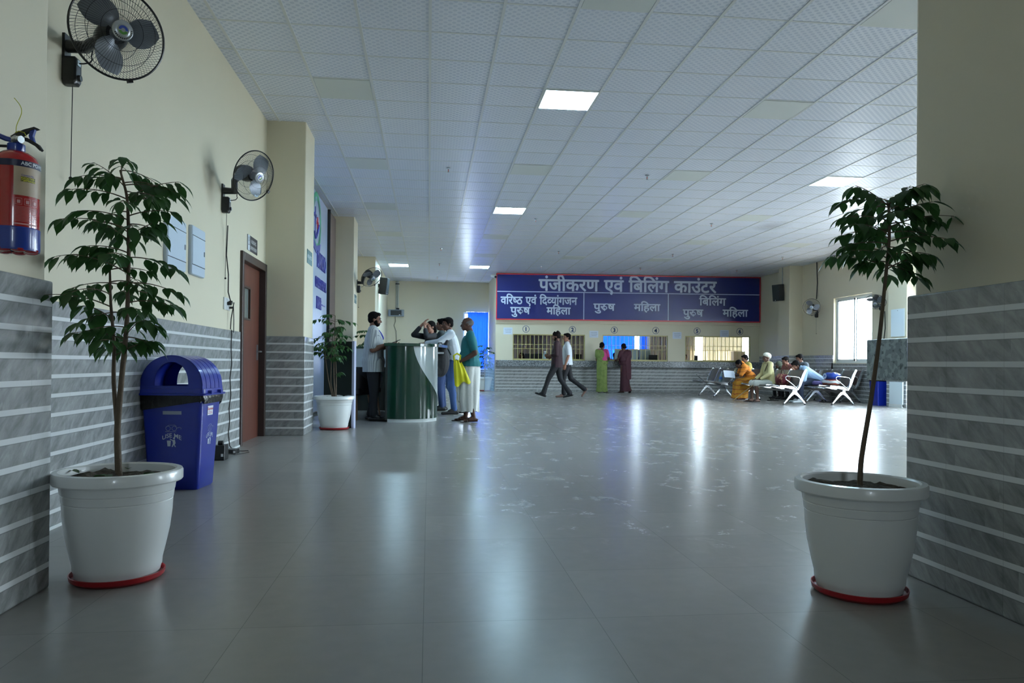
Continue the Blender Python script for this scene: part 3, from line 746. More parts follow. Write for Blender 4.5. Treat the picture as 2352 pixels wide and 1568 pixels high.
MB().box(-.04, .04, -.022, -.018, .0006, .001, Mk).box(-.034, .034, -.011, -.008, .0006, .001, Mk).build('small_print', mat('pink_print', (190, 90, 120), .5), st, smooth=0)
Mk = T(0, -(db+(dt-db)*.84)-.0015, .535) @ RX(rad(90)+tl)
MB().box(-.06, .07, -.012, .012, -.0004, .0006, Mk).build('sticker', mat('grey_sticker', (150, 158, 176), .5), bn, smooth=0)

# ================================================================== FIRE EXTINGUISHER
ex = thing('fire_extinguisher', 'red fire extinguisher with blue base hung on the near left pier', 'fire extinguisher', (-1.360, 2.64, 1.240), rz=rad(0)); ex.scale = (.78,)*3
R = .088
M_EXR = mat('extinguisher_red', (160, 16, 22), .22, coat=.5); M_EXB = mat('extinguisher_blue', (14, 50, 140), .28, coat=.3)
MB().lathe([(0, .06), (R*.97, .06), (R, .075), (R, .355), (R*.97, .375), (R*.85, .398), (R*.6, .415), (.03, .425), (.0, .425)], 48).build('cylinder', M_EXR, ex, smooth=40)
MB().lathe([(0, .012), (R*.8, .012), (R*1.02, .0), (R*1.04, .01), (R*1.04, .092), (R*1.0, .096)], 48).build('base_skirt', M_EXB, ex, smooth=40)
MB().lathe([(.031, .42), (.033, .426), (.033, .452), (.028, .456), (0, .456)], 24).build('collar', M_EXB, ex, smooth=40)
for k in range(7):
    a = 2*pi*k/7
    if k == 0: ft = MB()
    ft.sphere((R*.72*cos(a), R*.72*sin(a), .004), (.03, .03, .012), 12, 6)
ft.build('underside', M_EXR, ex, smooth=60)
def cyl_patch(a0, a1, z0, z1, off, M=None, n=16): 
    return MB().grid(lambda s, t: ((R+off)*cos(a0+(a1-a0)*s), (R+off)*sin(a0+(a1-a0)*s), z0+(z1-z0)*t), n, 1)
# camera sees the cylinder from -Y, slightly from +X
cyl_patch(rad(-178), rad(35), .345, .372, .0012, n=30).build('name_band', mat('navy_print', (28, 30, 62), .3), ex, smooth=80)
def wrap_text(body, size, ac, zc, off, m, name, bold=.02):
    v, f = text_geo(body, size, bold)
    mb = MB().add([((R+off)*cos(ac+x/R), (R+off)*sin(ac+x/R), zc+y) for x, y, z in v], f); return mb.build(name, m, ex, smooth=0)
M_WP = mat('white_print', (222, 226, 230), .4)
wrap_text('ABC POWDER', .021, rad(-8), .352, .0022, M_WP, 'lettering')
wrap_text('Fire', .020, rad(-120), .352, .0022, M_WP, 'lettering')
lb_ = cyl_patch(rad(-68), rad(18), .225, .345, .0016).build('wrapped_label', mat('beige_label', (176, 156, 132), .3, var=.12, vscale=20), ex, smooth=80)
cyl_patch(rad(-52), rad(-14), .283, .304, .0022).build('phone_strip', mat('dark_label', (30, 32, 28), .4), lb_, smooth=80)
wrap_text('Contact No.', .010, rad(-34), .307, .0026, mat('blue_print', (40, 60, 130), .4), 'lettering')
wrap_text('8202670081', .0115, rad(-33), .294, .003, mat('yellow_print', (206, 200, 60), .4), 'lettering')
wrap_text('7289900456', .0115, rad(-33), .284, .003, mat('yellow_print', (206, 200, 60), .4), 'lettering')
pp = MB()
for k in range(3):
    a = rad(-64+k*21)
    for q0, q1, z0, z1 in ((0, 16, .212, .2135), (0, 16, .186, .1875), (0, .8, .186, .2135), (15.2, 16, .186, .2135), (4, 12, .192, .206)):
        pp.grid(lambda s, t: ((R+.0012)*cos(a+rad(q0+(q1-q0)*s)), (R+.0012)*sin(a+rad(q0+(q1-q0)*s)), z0+(z1-z0)*t), 4, 1)
for k in range(12):
    z = .178-.0055*k
    pp.grid(lambda s, t: ((R+.0012)*cos(rad(-64+56*s)), (R+.0012)*sin(rad(-64+56*s)), z+.0014*t), 10, 1)
pp.grid(lambda s, t: ((R+.0012)*cos(rad(-66+60*s)), (R+.0012)*sin(rad(-66+60*s)), .104+.006*t), 10, 1)
pp.build('instruction_print', mat('pale_red_print', (196, 140, 140), .4), ex, smooth=80)
# valve, levers, hose
v_ = MB().lathe([(0, .452), (.020, .452), (.020, .478), (.012, .49), (0, .49)], 16); v_.tube([(0, -.02, .468), (.03, -.035, .466)], .011, 12)
v_.build('valve', M_STEEL, ex)
MB().tube([(.026, -.034, .466), (.040, -.042, .464)], .015, 16).build('pressure_gauge', M_CHROME, ex)
lv = MB(); P1 = [(-.02, .484), (.0, .498), (.035, .515), (.075, .528), (.09, .522), (.07, .516), (.04, .502), (.015, .482)]
lv.prism(P1, -.012, .012, RX(rad(90))); lv.build('top_lever', M_BLACK, ex, smooth=0)
lv = MB(); P2 = [(.0, .478), (.04, .468), (.08, .446), (.098, .428), (.105, .434), (.09, .456), (.05, .480), (.0, .490)]
lv.prism(P2, -.011, .011, RX(rad(90))); lv.build('carrying_handle', M_BLACK, ex, smooth=0)
lv = MB(); P3 = [(.060, .52), (.078, .525), (.068, .49), (.078, .452), (.060, .464), (.052, .49)]
lv.prism(P3, -.008, .008, RX(rad(90))); lv.build('safety_clip', M_EXB, ex, smooth=0)
MB().tube([(-.0, 0, .468), (-.04, 0, .476), (-.10, -.01, .50), (-.14, -.02, .49), (-.15, -.02, .40), (-.13, -.01, .2)], .011, 12).build('hose', M_EXB, ex)
MB().tube([(.0, -.01, .50), (.02, -.02, .505), (.04, -.018, .50), (.045, -.01, .485)], .0018, 6).tube([(.0+.03*sin(k*.38-.9)*(k/12)+.004, -.01+.01*k/12, .50+.15*k/12) for k in range(13)], .0016, 6).build('seal_string', mat('yellow_string', (190, 188, 60), .6), ex)
MB().box(-.125, -.095, -.03, .03, .40, .47).tube([(-.11, 0, .445), (-.03, 0, .445)], .006, 6).build('wall_bracket', M_BLACK, ex)

# ================================================================== WALL FANS
M_FLOGO = mat('fan_badge_silver', (190, 194, 198), .3, metal=.8)
def fan_head(root):
    """axis +Y is the blowing direction, origin at the rotor centre"""
    h = bpy.data.objects.new('fan_head', None)
    R = .225; cg = MB(); N = 84
    def wire(fn, r=.0009): cg.tube([fn(t) for t in [k/7 for k in range(8)]], r, 3)
    for k in range(N):
        a = 2*pi*k/N
        wire(lambda t: ((.048+(R-.048)*t)*cos(a), .075*cos(t*pi/2)**.7 if t < 1 else .0, (.048+(R-.048)*t)*sin(a)))
        wire(lambda t: ((.07+(R-.07)*t)*cos(a+.5*(1-t)), -.085*cos(t*pi/2)**.6 if t < 1 else 0, (.07+(R-.07)*t)*sin(a+.5*(1-t))))
    def ring(r, y, w, n=48): cg.tube([(r*cos(2*pi*k/n), y, r*sin(2*pi*k/n)) for k in range(n)], w, 5, close=True)
    for r, y in ((.10, .070), (.165, .052)): ring(r, y, .0013)
    for r, y in ((.12, -.075), (.18, -.056)): ring(r, y, .0013)
    cg.build('cage', M_WIRE, root)
    rg = MB(); rg.tube([(R*cos(2*pi*k/56), 0, R*sin(2*pi*k/56)) for k in range(56)], .0058, 6, close=True); rg.box(-.012, .012, -.012, .014, -R-.016, -R+.004); rg.build('rim_band', M_BLACK, root)
    for b in range(3):
        a0 = rad(75+120*b); bl = MB()
        def f(s, t):
            r = .03+.172*t; half = .30+.62*sin(pi*min(1, t*.93+.07)**.75)
            sw = -.35*t; a = a0+sw+(s-.5)*2*half*(.75)
            return (r*cos(a), -.008+.035*(s-.5)-.006*sin(pi*t), r*sin(a))
        def f2(s, t): p = f(s, t); return (p[0], p[1]-.002, p[2])
        bl.grid(f, 8, 8); bl.grid(f2, 8, 8); bl.build('blade', M_BLADE, root, smooth=70)
    MB().lathe([(0, .05), (.028, .048), (.034, .03), (.034, -.03), (0, -.03)], 24, RX(rad(-90))).build('hub', M_BLADE, root)
    bd = MB().lathe([(0, .082), (.028, .082), (.032, .079), (.046, .078), (.050, .074), (.050, .068), (0, .066)], 32, RX(rad(-90))).build('badge', M_FLOGO, root)
    for nm, a0, a1, m in (('logo_blue', 20, 200, mat('logo_blue', (30, 60, 150), .4)), ('logo_green', 215, 360, mat('logo_green', (70, 130, 50), .4))):
        MB().grid(lambda s, t: ((.010+.012*t)*cos(rad(a0+(a1-a0)*s)), .0832, -(.010+.012*t)*sin(rad(a0+(a1-a0)*s)) * -1), 16, 1).build(nm, m, bd, smooth=0)
    vs = MB()
    for k in range(14):
        a = rad(190+160*k/13); vs.add(*[([(.036*cos(a-.06), .0795, .036*sin(a-.06)), (.036*cos(a+.06), .0795, .036*sin(a+.06)), (.044*cos(a+.06), .0795, .044*sin(a+.06)), (.044*cos(a-.06), .0795, .044*sin(a-.06))]), [(0, 1, 2, 3)]])
    vs.build('badge_slots', M_BLACK, bd, smooth=0)
    MB().lathe([(0, -.02), (.05, -.02), (.072, -.07), (.074, -.10), (.066, -.17), (.05, -.20), (0, -.205)], 28, RX(rad(-90))).build('motor', M_BLACK, root, smooth=40)

def wall_fan(label, base, wdir, centre, n, spin=0, cord=.55, group='black caged wall fans'):
    """base: bracket point on the wall, wdir: wall normal, centre: rotor centre, n: blowing direction"""
    root = thing('wall_fan', label, 'fan', base, group=group)
    B = V3(base); Cn = V3(centre)-B; n = V3(n).normalized()
    q = n.to_track_quat('Y', 'Z').to_matrix().to_4x4()
    hd = bpy.data.objects.new('fan_head', None); COL.objects.link(hd); hd.parent = root
    tmp = T(*Cn) @ q @ RY(spin)
    # meshes baked into the root frame so that every piece is a part of the fan
    pre = set(COL.objects); fan_head(root)
    for o in [o for o in COL.objects if o not in pre]:
        if o.parent == root: o.data.transform(tmp)
        else: o.data.transform(tmp)
    bpy.data.objects.remove(hd)
    w = V3(wdir).normalized(); sd = V3((0, 0, 1)).cross(w)
    Mw = Matrix(((sd.x, w.x, 0, 0), (sd.y, w.y, 0, 0), (0, 0, 1, 0), (0, 0, 0, 1)))   # x along wall, y outwards
    pl = MB().box(-.035, .035, 0, .014, -.19, .06, Mw)
    elbow = Cn-n*.16; arm0 = w*.01; 
    pl.tube([arm0, arm0+w*.10, elbow*.6+arm0*.4+V3((0, 0, -.01)), elbow], [.034, .032, .030, .032], 12)
    pl.build('wall_bracket', M_BLACK, root)
    hb = MB(); ring_loft(hb, [(rrect(.038, .076, .02), .0), (rrect(.038, .076, .02), .055), (rrect(.030, .064, .018), .066)], True, True, Mw @ T(0, .005, -.135) @ RX(rad(-90)))
    cb = hb.build('control_box', M_BLACK, root, smooth=40)
    MB().box(-.018, .018, .0715, .0728, -.105, -.075, Mw).build('maker_sticker', mat('pale_sticker', (200, 214, 220), .4), cb, smooth=0)
    MB().lathe([(0, 0), (.017, 0), (.016, .014), (0, .015)], 18, Mw @ T(0, .07, -.17) @ RX(rad(-90))).build('knob', M_BLACK, cb)
    MB().tube([w*.04+V3((0, 0, -.20)), w*.038+V3((0, 0, -.20-cord*.5)), w*.036+V3((0, 0, -.20-cord))], .0022, 6).sphere(tuple(w*.036+V3((0, 0, -.21-cord))), .010, 8, 6).build('pull_cord', M_BLACKM, root)
    MB().tube([w*.05+V3((0, 0, -.09)), w*.09+V3((0, 0, -.088))+sd*.005, w*.12+V3((0, 0, -.08))+sd*.012, w*.135+V3((0, 0, -.06))+sd*.012, w*.13+V3((0, 0, -.045))+sd*.01, w*.12+elbow*.1+V3((0, 0, -.02))], .004, 6).build('lead', M_BLACK, root)
    return root
wall_fan('large black wall fan at top left, nearest the camera', (-1.96, 4.27, 2.57), (1, 0, 0), (-1.585, 4.0, 2.545), (.62, -.77, -.12), spin=.3, cord=.50)
wall_fan('black wall fan on the left wall above the brown door side', (-1.96, 7.37, 2.50), (1, 0, 0), (-1.60, 7.05, 2.575), (.78, -.52, -.32), spin=1.1, cord=.62)
wall_fan('wall fan on the second left pillar above the reception desk', (-1.49, 15.75, 2.53), (1, 0, 0), (-1.16, 15.30, 2.60), (.50, -.62, -.62), spin=.7, cord=.3)
wall_fan('wall fan on the right wall left of the bright window, facing the hall', (10.7, 19.75, 2.45), (-1, 0, 0), (10.35, 19.42, 2.50), (-.55, -.80, -.20), cord=.45)
wall_fan('wall fan on the right wall behind the leaning plant stem', (10.7, 16.75, 2.44), (-1, 0, 0), (10.33, 16.45, 2.40), (-.45, -.52, -.72), spin=.5, cord=.45)

# ================================================================== LEFT WALL FITTINGS
M_DB = mat('pale_blue_enamel', (186, 200, 214), .4)
def dist_board(label, y0, y1, z0, z1):
    t = thing('distribution_board', label, 'electrical panel', (XL, (y0+y1)/2, (z0+z1)/2), group='two closed distribution boards on the left wall')
    w, h = (y1-y0)/2, (z1-z0)/2
    ring_loft(MB(), [(rrect(w, h, .02), 0), (rrect(w, h, .02), .022), (rrect(w-.006, h-.006, .016), .030)], True, True, RZ(rad(90)) @ RX(rad(90))).build('housing', M_DB, t, smooth=30)
    MB().box(.0295, .033, -w+.012, w-.012, -h*.58, h*.58).build('door', mat('enamel_door', (192, 206, 220), .35), t, smooth=0, bevel=.002)
    MB().box(.03, .0335, -w+.006, w-.006, h*.585, h*.60).box(.03, .0335, -w+.006, w-.006, -h*.60, -h*.585).build('gap', M_BLACKM, t, smooth=0)
    MB().box(.033, .037, w-.05, w-.028, -.02, .02).build('latch', mat('grey_latch', (110, 120, 130), .4), t, smooth=0)
dist_board('larger pale blue distribution board, the nearer of two on the left wall', 5.80, 6.23, 1.585, 1.98)
dist_board('smaller pale blue distribution board nearer the door', 6.38, 6.74, 1.595, 2.0)

ns = thing('door_sign', 'small black and white name plate above the brown door', 'sign', (XL, 8.59, 2.175))
MB().box(0, .006, -.23, .23, -.085, .085).build('plate', mat('near_black', (44, 42, 50), .4), ns, smooth=0)
MB().box(.006, .007, -.228, -.13, -.083, .083).build('white_strip', mat('plate_white', (206, 214, 222), .4), ns, smooth=0)
Mn = T(.0065, .045, 0) @ RZ(rad(90)) @ RX(rad(90))
mb = MB(); v, f = text_geo('NURSING', .058, .012); mb.add([(x*.95, y+.008, .0006) for x, y, z in v], f, Mn)
v, f = text_geo('SUPERINTENDENT', .052, .012); mb.add([(x*.72, y-.06, .0006) for x, y, z in v], f, Mn); mb.build('lettering', M_WP, ns, smooth=0)
mb = MB(); Mq = T(.0073, -.178, .01) @ RZ(rad(90)) @ RX(rad(90))
mb.tube([(.022*cos(2*pi*k/20), .03+.022*sin(2*pi*k/20), 0) for k in range(20)], .002, 4, Mq, close=True); mb.box(-.018, .018, -.035, -.028, 0, .001, Mq); mb.box(-.004, .004, -.03, .012, 0, .001, Mq); mb.build('emblem', M_BLACKM, ns, smooth=0)

def help_sign(label, y, z, w, h, p=XP):
    t = thing('help_sign', label, 'sign', (p, y, z), group='green help signs on the left pillars')
    MB().box(0, .004, -w, w, -h, h).build('plate', mat('sign_green', (64, 104, 100), .4), t, smooth=0)
    M = T(.0045, 0, -.02) @ RZ(rad(90)) @ RX(rad(90)); v, f = text_geo('MAY I HELP YOU', .07, .01)
    MB().add([(x*.62, y_, z_) for x, y_, z_ in v], f, M).build('lettering', M_WP, t, smooth=0)
help_sign('green MAY I HELP YOU sign on the first left pillar', 9.63, 2.19, .195, .085)
help_sign('green MAY I HELP YOU sign on the second pillar under its fan', 15.55, 2.17, .195, .085)

# sockets, plugs and the trailing lead
so = thing('wall_socket', 'white wall socket with black plug and trailing lead, left of the door', 'socket', (XL, 7.55, 1.44))
MB().box(0, .012, -.11, .10, -.06, .06).build('face_plate', M_WHITE, so, smooth=0, bevel=.003)
MB().tube([(.012, .0, .005), (.05, .0, .005)], .018, 10).tube([(.012, .05, .02), (.045, .05, .02)], .016, 10).tube([(.012, .075, -.03), (.045, .075, -.03)], .012, 8).build('plug', M_BLACK, so)
ld = tag(MB().tube([(-1.92, 7.42, 2.18), (-1.935, 7.44, 1.9), (-1.93, 7.50, 1.72), (-1.93, 7.50, 1.55), (-1.92, 7.55, 1.47)], .0055, 6).build('power_lead', M_BLACK), 'thin black lead hanging from the second wall fan down to the socket', 'cable')
ld2 = tag(MB().tube([(-1.90, 7.60, 1.46), (-1.93, 7.62, 1.30), (-1.93, 7.60, 1.20), (-1.92, 7.68, 1.17), (-1.93, 7.72, 1.30), (-1.92, 7.66, 1.44)], .005, 6).tube([(-1.93, 7.64, 1.19), (-1.935, 7.65, 1.0), (-1.935, 7.68, .85), (-1.935, 7.62, .72), (-1.935, 7.66, .55), (-1.935, 7.60, .42), (-1.935, 7.63, .30), (-1.935, 7.58, .18), (-1.92, 7.58, .06), (-1.88, 7.58, .012)], .005, 6).tube([(-1.88, 7.56, .012), (-1.75, 7.62, .008), (-1.72, 7.50, .008), (-1.80, 7.30, .008), (-1.88, 7.22, .03)], .004, 6).build('power_lead', M_BLACK), 'wavy black lead running down the striped tile to the floor adapters', 'cable')
ad = thing('power_adapter', 'black box adapter standing on the floor right behind the blue bin', 'adapter', (-1.85, 7.00, 0))
MB().box(-.05, .05, -.07, .07, 0, .135).build('case', M_BLACK, ad, smooth=0, bevel=.008)
MB().tube([(-.02, 0, .15), (.02, 0, .15)], .022, 12).build('plug', M_BLACK, ad)
MB().box(.02, .04, -.0715, -.070, .035, .06).build('sticker', M_WP, ad, smooth=0)
ad2 = thing('power_adapter', 'small flat black adapter on the floor under the wavy lead', 'adapter', (-1.86, 7.46, 0))
MB().box(-.045, .045, -.07, .07, 0, .045).build('case', M_BLACK, ad2, smooth=0, bevel=.006)
MB().box(.02, .04, -.0715, -.070, .012, .034).build('sticker', M_WP, ad2, smooth=0)

# ---- hospital board between the first two pillars
M_BRD = mat('pale_board_white', (184, 198, 222), .25); M_NAVY = mat('navy_letters', (54, 58, 140), .4)  # board face is one even pale blue white
bd = thing('hospital_board', 'tall white wall board with round emblem and dark blue lettering between pillars', 'sign board', (XL+.021, 12.1, 0))
MB().box(0, .05, -1.9, 2.08, .05, HC-.06).build('board_face', M_BRD, bd, smooth=0)
def wl(body, size, yr, z, sx, m=M_NAVY, bold=.02):
    v, f = text_geo(body, size, bold, .012, 'RIGHT'); v, f = fatten(v, f, size*.02); M = T(.055, yr, z) @ RZ(rad(90)) @ RX(rad(90))
    return MB().add([(x*sx, y, zz) for x, y, zz in v], f, M).build('lettering', m, bd, smooth=0)
wl('DIAMOND', .36, 1.84, 2.50, .60); wl('COLLEGE & HOSPITAL', .23, 1.90, 2.15, .56); wl("KANPUR", .27, 1.30, 1.80, .50)
MB().box(.05, .06, 1.42, 1.82, 1.88, 1.90).build('dash', M_NAVY, bd, smooth=0)
def ringy(r0, r1, z, y, a0=0, a1=360, n=48): return MB().grid(lambda s, t: (.058, y+(r0+(r1-r0)*t)*cos(rad(a0+(a1-a0)*s)), z+(r0+(r1-r0)*t)*sin(rad(a0+(a1-a0)*s))), n, 1)
ringy(.42, .50, 3.22, .72).build('emblem_ring', mat('emblem_green', (50, 150, 110), .4), bd, smooth=0)
ringy(.36, .385, 3.22, .72).build('emblem_ring', mat('emblem_green', (50, 150, 110), .4), bd, smooth=0)
MB().box(.05, .058, .55, .62, 3.0, 3.45).box(.05, .058, .45, .72, 3.28, 3.34).tube([(.06, .45, 3.02), (.06, .60, 2.94), (.06, .74, 3.02), (.06, .92, 3.2)], .02, 6).build('emblem_figure', M_NAVY, bd, smooth=0)
MB().box(.05, .060, .80, .87, 3.12, 3.32).box(.05, .060, .74, .93, 3.19, 3.25).build('emblem_cross', mat('emblem_red', (200, 40, 60), .4), bd, smooth=0)
MB().prism([(.25, 2.92), (.72, 2.82), (1.19, 2.92), (1.12, 2.78), (.72, 2.70), (.32, 2.78)], .05, .059, Matrix(((0, 0, 1, 0), (1, 0, 0, 0), (0, 1, 0, 0), (0, 0, 0, 1)))).build('emblem_ribbon', M_NAVY, bd, smooth=0)
# dark wood panel beside the board
wp = thing('wood_panel', 'tall brown laminate panel with a black edge beside the hospital board', 'panel', (XL+.021, 14.55, 0))
MB().box(0, .10, -.35, -.30, .0, HC-.06).build('black_edge', M_BLACKM, wp, smooth=0)
MB().box(0, .09, -.30, .55, .0, HC-.08).build('panel_face', wood_material('taupe_laminate', (92, 78, 74), (104, 88, 84), 20), wp, smooth=0)

# ================================================================== RECEPTION DESK
M_GRN = mat('dark_green_laminate', (18, 58, 42), .16, coat=.5)
M_GRND = mat('deep_green_panel', (16, 32, 26), .3)
M_WLAM = mat('white_laminate', (206, 214, 214), .14, coat=.5)
dk = thing('reception_desk', 'curved reception desk in glossy dark green and white laminate', 'desk', (0, 0, 0))
# plan outline of the desk run: straight left end, rounded near end, run going back
def desk_path(off=0.0):
    pts = [V3((-.62-0*off, 11.22-off, 0))]
    cx, cy, R = -.36, 11.72, .50
    pts = []
    for k in range(0, 19):
        a = rad(-120+112*k/18); pts.append((cx+(R+off)*cos(a), cy+(R+off)*sin(a)))
    pts.append((.135+off, 13.9))
    return pts
def strip(mb, pts, z0, z1, th=.02):
    P = [V3((x, y, 0)) for x, y in pts]; n = len(P); out = []
    for i in range(n):
        d = (P[min(i+1, n-1)]-P[max(i-1, 0)]).normalized(); nn = V3((d.y, -d.x, 0)); out.append((P[i], P[i]-nn*th))
    V = []
    for a, b in out: V += [(a.x, a.y, z0), (a.x, a.y, z1), (b.x, b.y, z1), (b.x, b.y, z0)]
    Fc = []
    for i in range(n-1):
        for k in range(4): Fc.append((i*4+k, i*4+(k+1) % 4, (i+1)*4+(k+1) % 4, (i+1)*4+k))
    Fc += [(0, 1, 2, 3), ((n-1)*4+3, (n-1)*4+2, (n-1)*4+1, (n-1)*4)]
    mb.add(V, Fc); return mb
path = desk_path()
strip(MB(), path, .05, 1.13).build('front_panel', M_GRN, dk, smooth=40)
strip(MB(), desk_path(-.01), 0, .055, .02).build('plinth', mat('white_plinth', (214, 220, 218), .3), dk, smooth=40)
# white curved field: right of a sweeping curve
P = [V3((x, y, 0)) for x, y in desk_path(.003)]; L = [0]
for a, b in zip(P, P[1:]): L.append(L[-1]+(b-a).length)
def at_len(s):
    s = max(0, min(L[-1]-1e-6, s))
    for i in range(len(L)-1):
        if L[i+1] >= s: return P[i].lerp(P[i+1], (s-L[i])/(L[i+1]-L[i]))
s0, s1 = .40, 1.18
def whitef(s, t):
    z = 1.13-t*.86*1.0
    q = t**1.9*.0+ t*t*.62+t*.10            # left border moves right towards the floor
    a = s0+q; b = L[-1]
    if a > b: a = b
    p = at_len(a+(b-a)*(s**1.8)); return (p.x, p.y, z)
wf = MB(); wf.grid(whitef, 40, 26); wf.build('white_field', M_WLAM, dk, smooth=60)
tp = [(-.66, 11.24)]+[(x, y) for x, y in desk_path(.035)][2:-1]+[(.30, 12.3), (.30, 13.9), (-.10, 13.9), (-.10, 12.1), (-.25, 11.95), (-.66, 11.95)]
MB().prism(tp, 1.13, 1.175).build('desk_top', mat('green_top', (30, 66, 52), .2, coat=.4), dk, smooth=0, bevel=.004)
MB().box(-.64, -.60, 11.30, 11.95, 0.03, 1.13).box(-.6, -.1, 12.2, 13.8, .70, .74).box(-.10, -.08, 12.2, 13.8, .03, .70).build('inner_carcass', M_GRND, dk, smooth=0)
MB().box(-.02, .24, 12.1, 13.4, 1.035, 1.06).build('inner_shelf', M_STEEL, dk)
# stapler like item on the desk edge label strip
cb = thing('reception_back_counter', 'low counter with white band and dark green base behind the reception staff', 'counter', (0, 0, 0))
MB().box(-1.46, -.05, 14.02, 14.42, 1.14, 1.18).build('counter_top', mat('green_top', (30, 66, 52), .2), cb, smooth=0)
MB().box(-1.44, -.08, 14.05, 14.38, .80, 1.14).build('white_band', M_WLAM, cb, smooth=0)
MB().box(-1.44, -.08, 14.06, 14.38, 0, .80).build('green_base', M_GRND, cb, smooth=0)
sp_ = thing('reception_end_panel', 'dark green end panel with a pale edge strip behind the white pot by the pillar', 'panel', (-.985, 10.28, 0), rz=rad(-25))
MB().box(-.47, -.035, -.02, .02, .0, 1.165).build('panel_face', M_GRND, sp_, smooth=0)
MB().box(-.035, 0, -.024, .024, 0, 1.17).build('edge_strip', mat('lilac_edge', (176, 180, 206), .35), sp_, smooth=0)
# tub chairs inside the reception
M_LEATH = mat('black_leatherette', (26, 25, 28), .32)
M_OAK = wood_material('light_oak', (104, 76, 52), (128, 96, 66), 40)
def tub_chair(label, x, y, rz):
    t = thing('tub_chair', label, 'chair', (x, y, 0), rz, 'black tub chairs inside the reception')
    ring_loft(MB(), [(rrect(.23, .22, .08), .38), (rrect(.25, .24, .09), .40), (rrect(.25, .24, .09), .46), (rrect(.235, .225, .09), .485)]).build('seat', M_LEATH, t)
    def shell(s, tt): 
        a = rad(-200+220*s); top = .58+.24*max(0, sin(rad(-20+220*s)))**1.2 if True else 0
        r = .27; z = .40+(top-.40)*tt
        return ((r+.03*tt)*cos(a+pi), (r*.95+.04*tt)*sin(a+pi), z)
    def shell2(s, tt): p = shell(s, tt); return (p[0]*.86, p[1]*.86, p[2])
    m = MB(); m.grid(shell, 30, 4); m.grid(shell2, 30, 4); m.grid(lambda s, q: tuple(V3(shell(s, 1)).lerp(V3(shell2(s, 1)), q)), 30, 1); m.build('backrest', M_LEATH, t, smooth=60)
    for sx in (-1, 1):
        for sy in (-1, 1): MB().tube([(sx*.17, sy*.16, .39), (sx*.22, sy*.21, 0)], [.024, .015], 8).build('leg', M_OAK, t)
tub_chair('black tub chair with oak legs nearest the green end panel', -1.17, 11.95, rad(150))
tub_chair('black tub chair with oak legs behind, next to the staff man', -1.08, 12.95, rad(195))

# ================================================================== BIG SIGN
sg = thing('hall_sign', 'wide dark blue sign board with white Hindi lettering above the counter windows', 'sign', tuple(cloc(0, 0, 0)), CROT)
M_SBLUE = mat('sign_blue', (22, 32, 100), .28); M_SRED = mat('sign_red', (190, 34, 48), .35); M_SWH = mat('sign_letters', (196, 206, 224), .4)
SZ0, SZ1, SU = 2.29, 3.76, 8.58
MB().box(0.03, SU-.03, -.125, -.05, SZ0+.03, SZ1-.03).build('board', M_SBLUE, sg, smooth=0)
MB().box(0, SU, -.135, -.05, SZ1-.03, SZ1).box(0, SU, -.135, -.05, SZ0, SZ0+.03).box(0, .03, -.135, -.05, SZ0, SZ1).box(SU-.03, SU, -.135, -.05, SZ0, SZ1).build('red_border', M_SRED, sg, smooth=0)
MB().box(.03, SU-.03, -.130, -.124, 3.175, 3.20).box(2.80, 2.825, -.130, -.124, SZ0+.03, 3.175).box(5.54, 5.565, -.130, -.124, SZ0+.03, 3.175).build('dividing_line', M_SWH, sg, smooth=0)

BOLD = .026
def chunk(body, size, clip=None, bold=BOLD):
    v, f = text_geo(body, size, 0, 0, 'LEFT'); w = adv(body, size)
    if clip:
        me = bpy.data.meshes.new('c'); me.from_pydata(v, [], f); b = bmesh.new(); b.from_mesh(me)
        mx = max(p[0] for p in v); cx = w-clip*size; w = cx
        bmesh.ops.bisect_plane(b, geom=b.verts[:]+b.edges[:]+b.faces[:], plane_co=(cx, 0, 0), plane_no=(1, 0, 0), clear_outer=True)
        b.to_mesh(me); b.free(); v = [tuple(q.co) for q in me.vertices]; f = [tuple(p.vertices) for p in me.polygons]; bpy.data.meshes.remove(me)
    v, f = fatten(v, f, bold*size); return v, f, w
def hindi(parts, size, bold=BOLD):
    """parts: strings, or (string, clip) for half letters; returns geometry starting at x=0 and its width"""
    V = []; Fc = []; x = 0
    for p in parts:
        if p == ' ': x += .34*size; continue
        if isinstance(p, tuple) and p[0] == 'ru':       # long-u curl joined to the letter ra
            m = MB(); q = size
            m.tube([(x-.26*q, .33*q, 0), (x-.14*q, .38*q, 0), (x-.02*q, .39*q, 0), (x+.08*q, .34*q, 0), (x+.12*q, .24*q, 0), (x+.08*q, .14*q, 0), (x-.01*q, .11*q, 0), (x-.08*q, .15*q, 0), (x-.09*q, .22*q, 0)], .045*q, 4)
            m.box(x-.02*q, x+.20*q, .59*q-.018*q, .665*q, -.001, .001)
            V0 = [(a, b, 0) for a, b, c in m.v]; k = len(V); V += V0; Fc += [tuple(i+k for i in t) for t in m.f]; x += .19*q; continue
        v, f, wd = chunk(p[0], size, p[1], bold) if isinstance(p, tuple) else chunk(p, size, None, bold)
        k = len(V); V += [(a+x, b, c) for a, b, c in v]; Fc += [tuple(i+k for i in t) for t in f]
        x += wd
    return V, Fc, x
PUR = ['पु', 'र', ('ru', 0), 'ष']; MAH = ['म', 'ि', 'ह', 'ला']
def sign_word(parts, u, z, size, width=None, name='lettering'):
    V, Fc, w = hindi(parts, size); sx = (width/w) if width else 1
    M = T(u-w*sx/2, -.132, z) @ RX(rad(90))
    return MB().add([(a*sx, b, c) for a, b, c in V], Fc, M).build(name, M_SWH, sg, smooth=0)
sign_word(['पं', 'जी', 'क', 'र', 'ण', ' ', 'ए', 'वं', ' ', 'ि', 'ब', 'ि', 'लं', 'ग', ' ', 'का', 'उं', 'ट', 'र'], 4.24, 3.235, .56, 5.75)
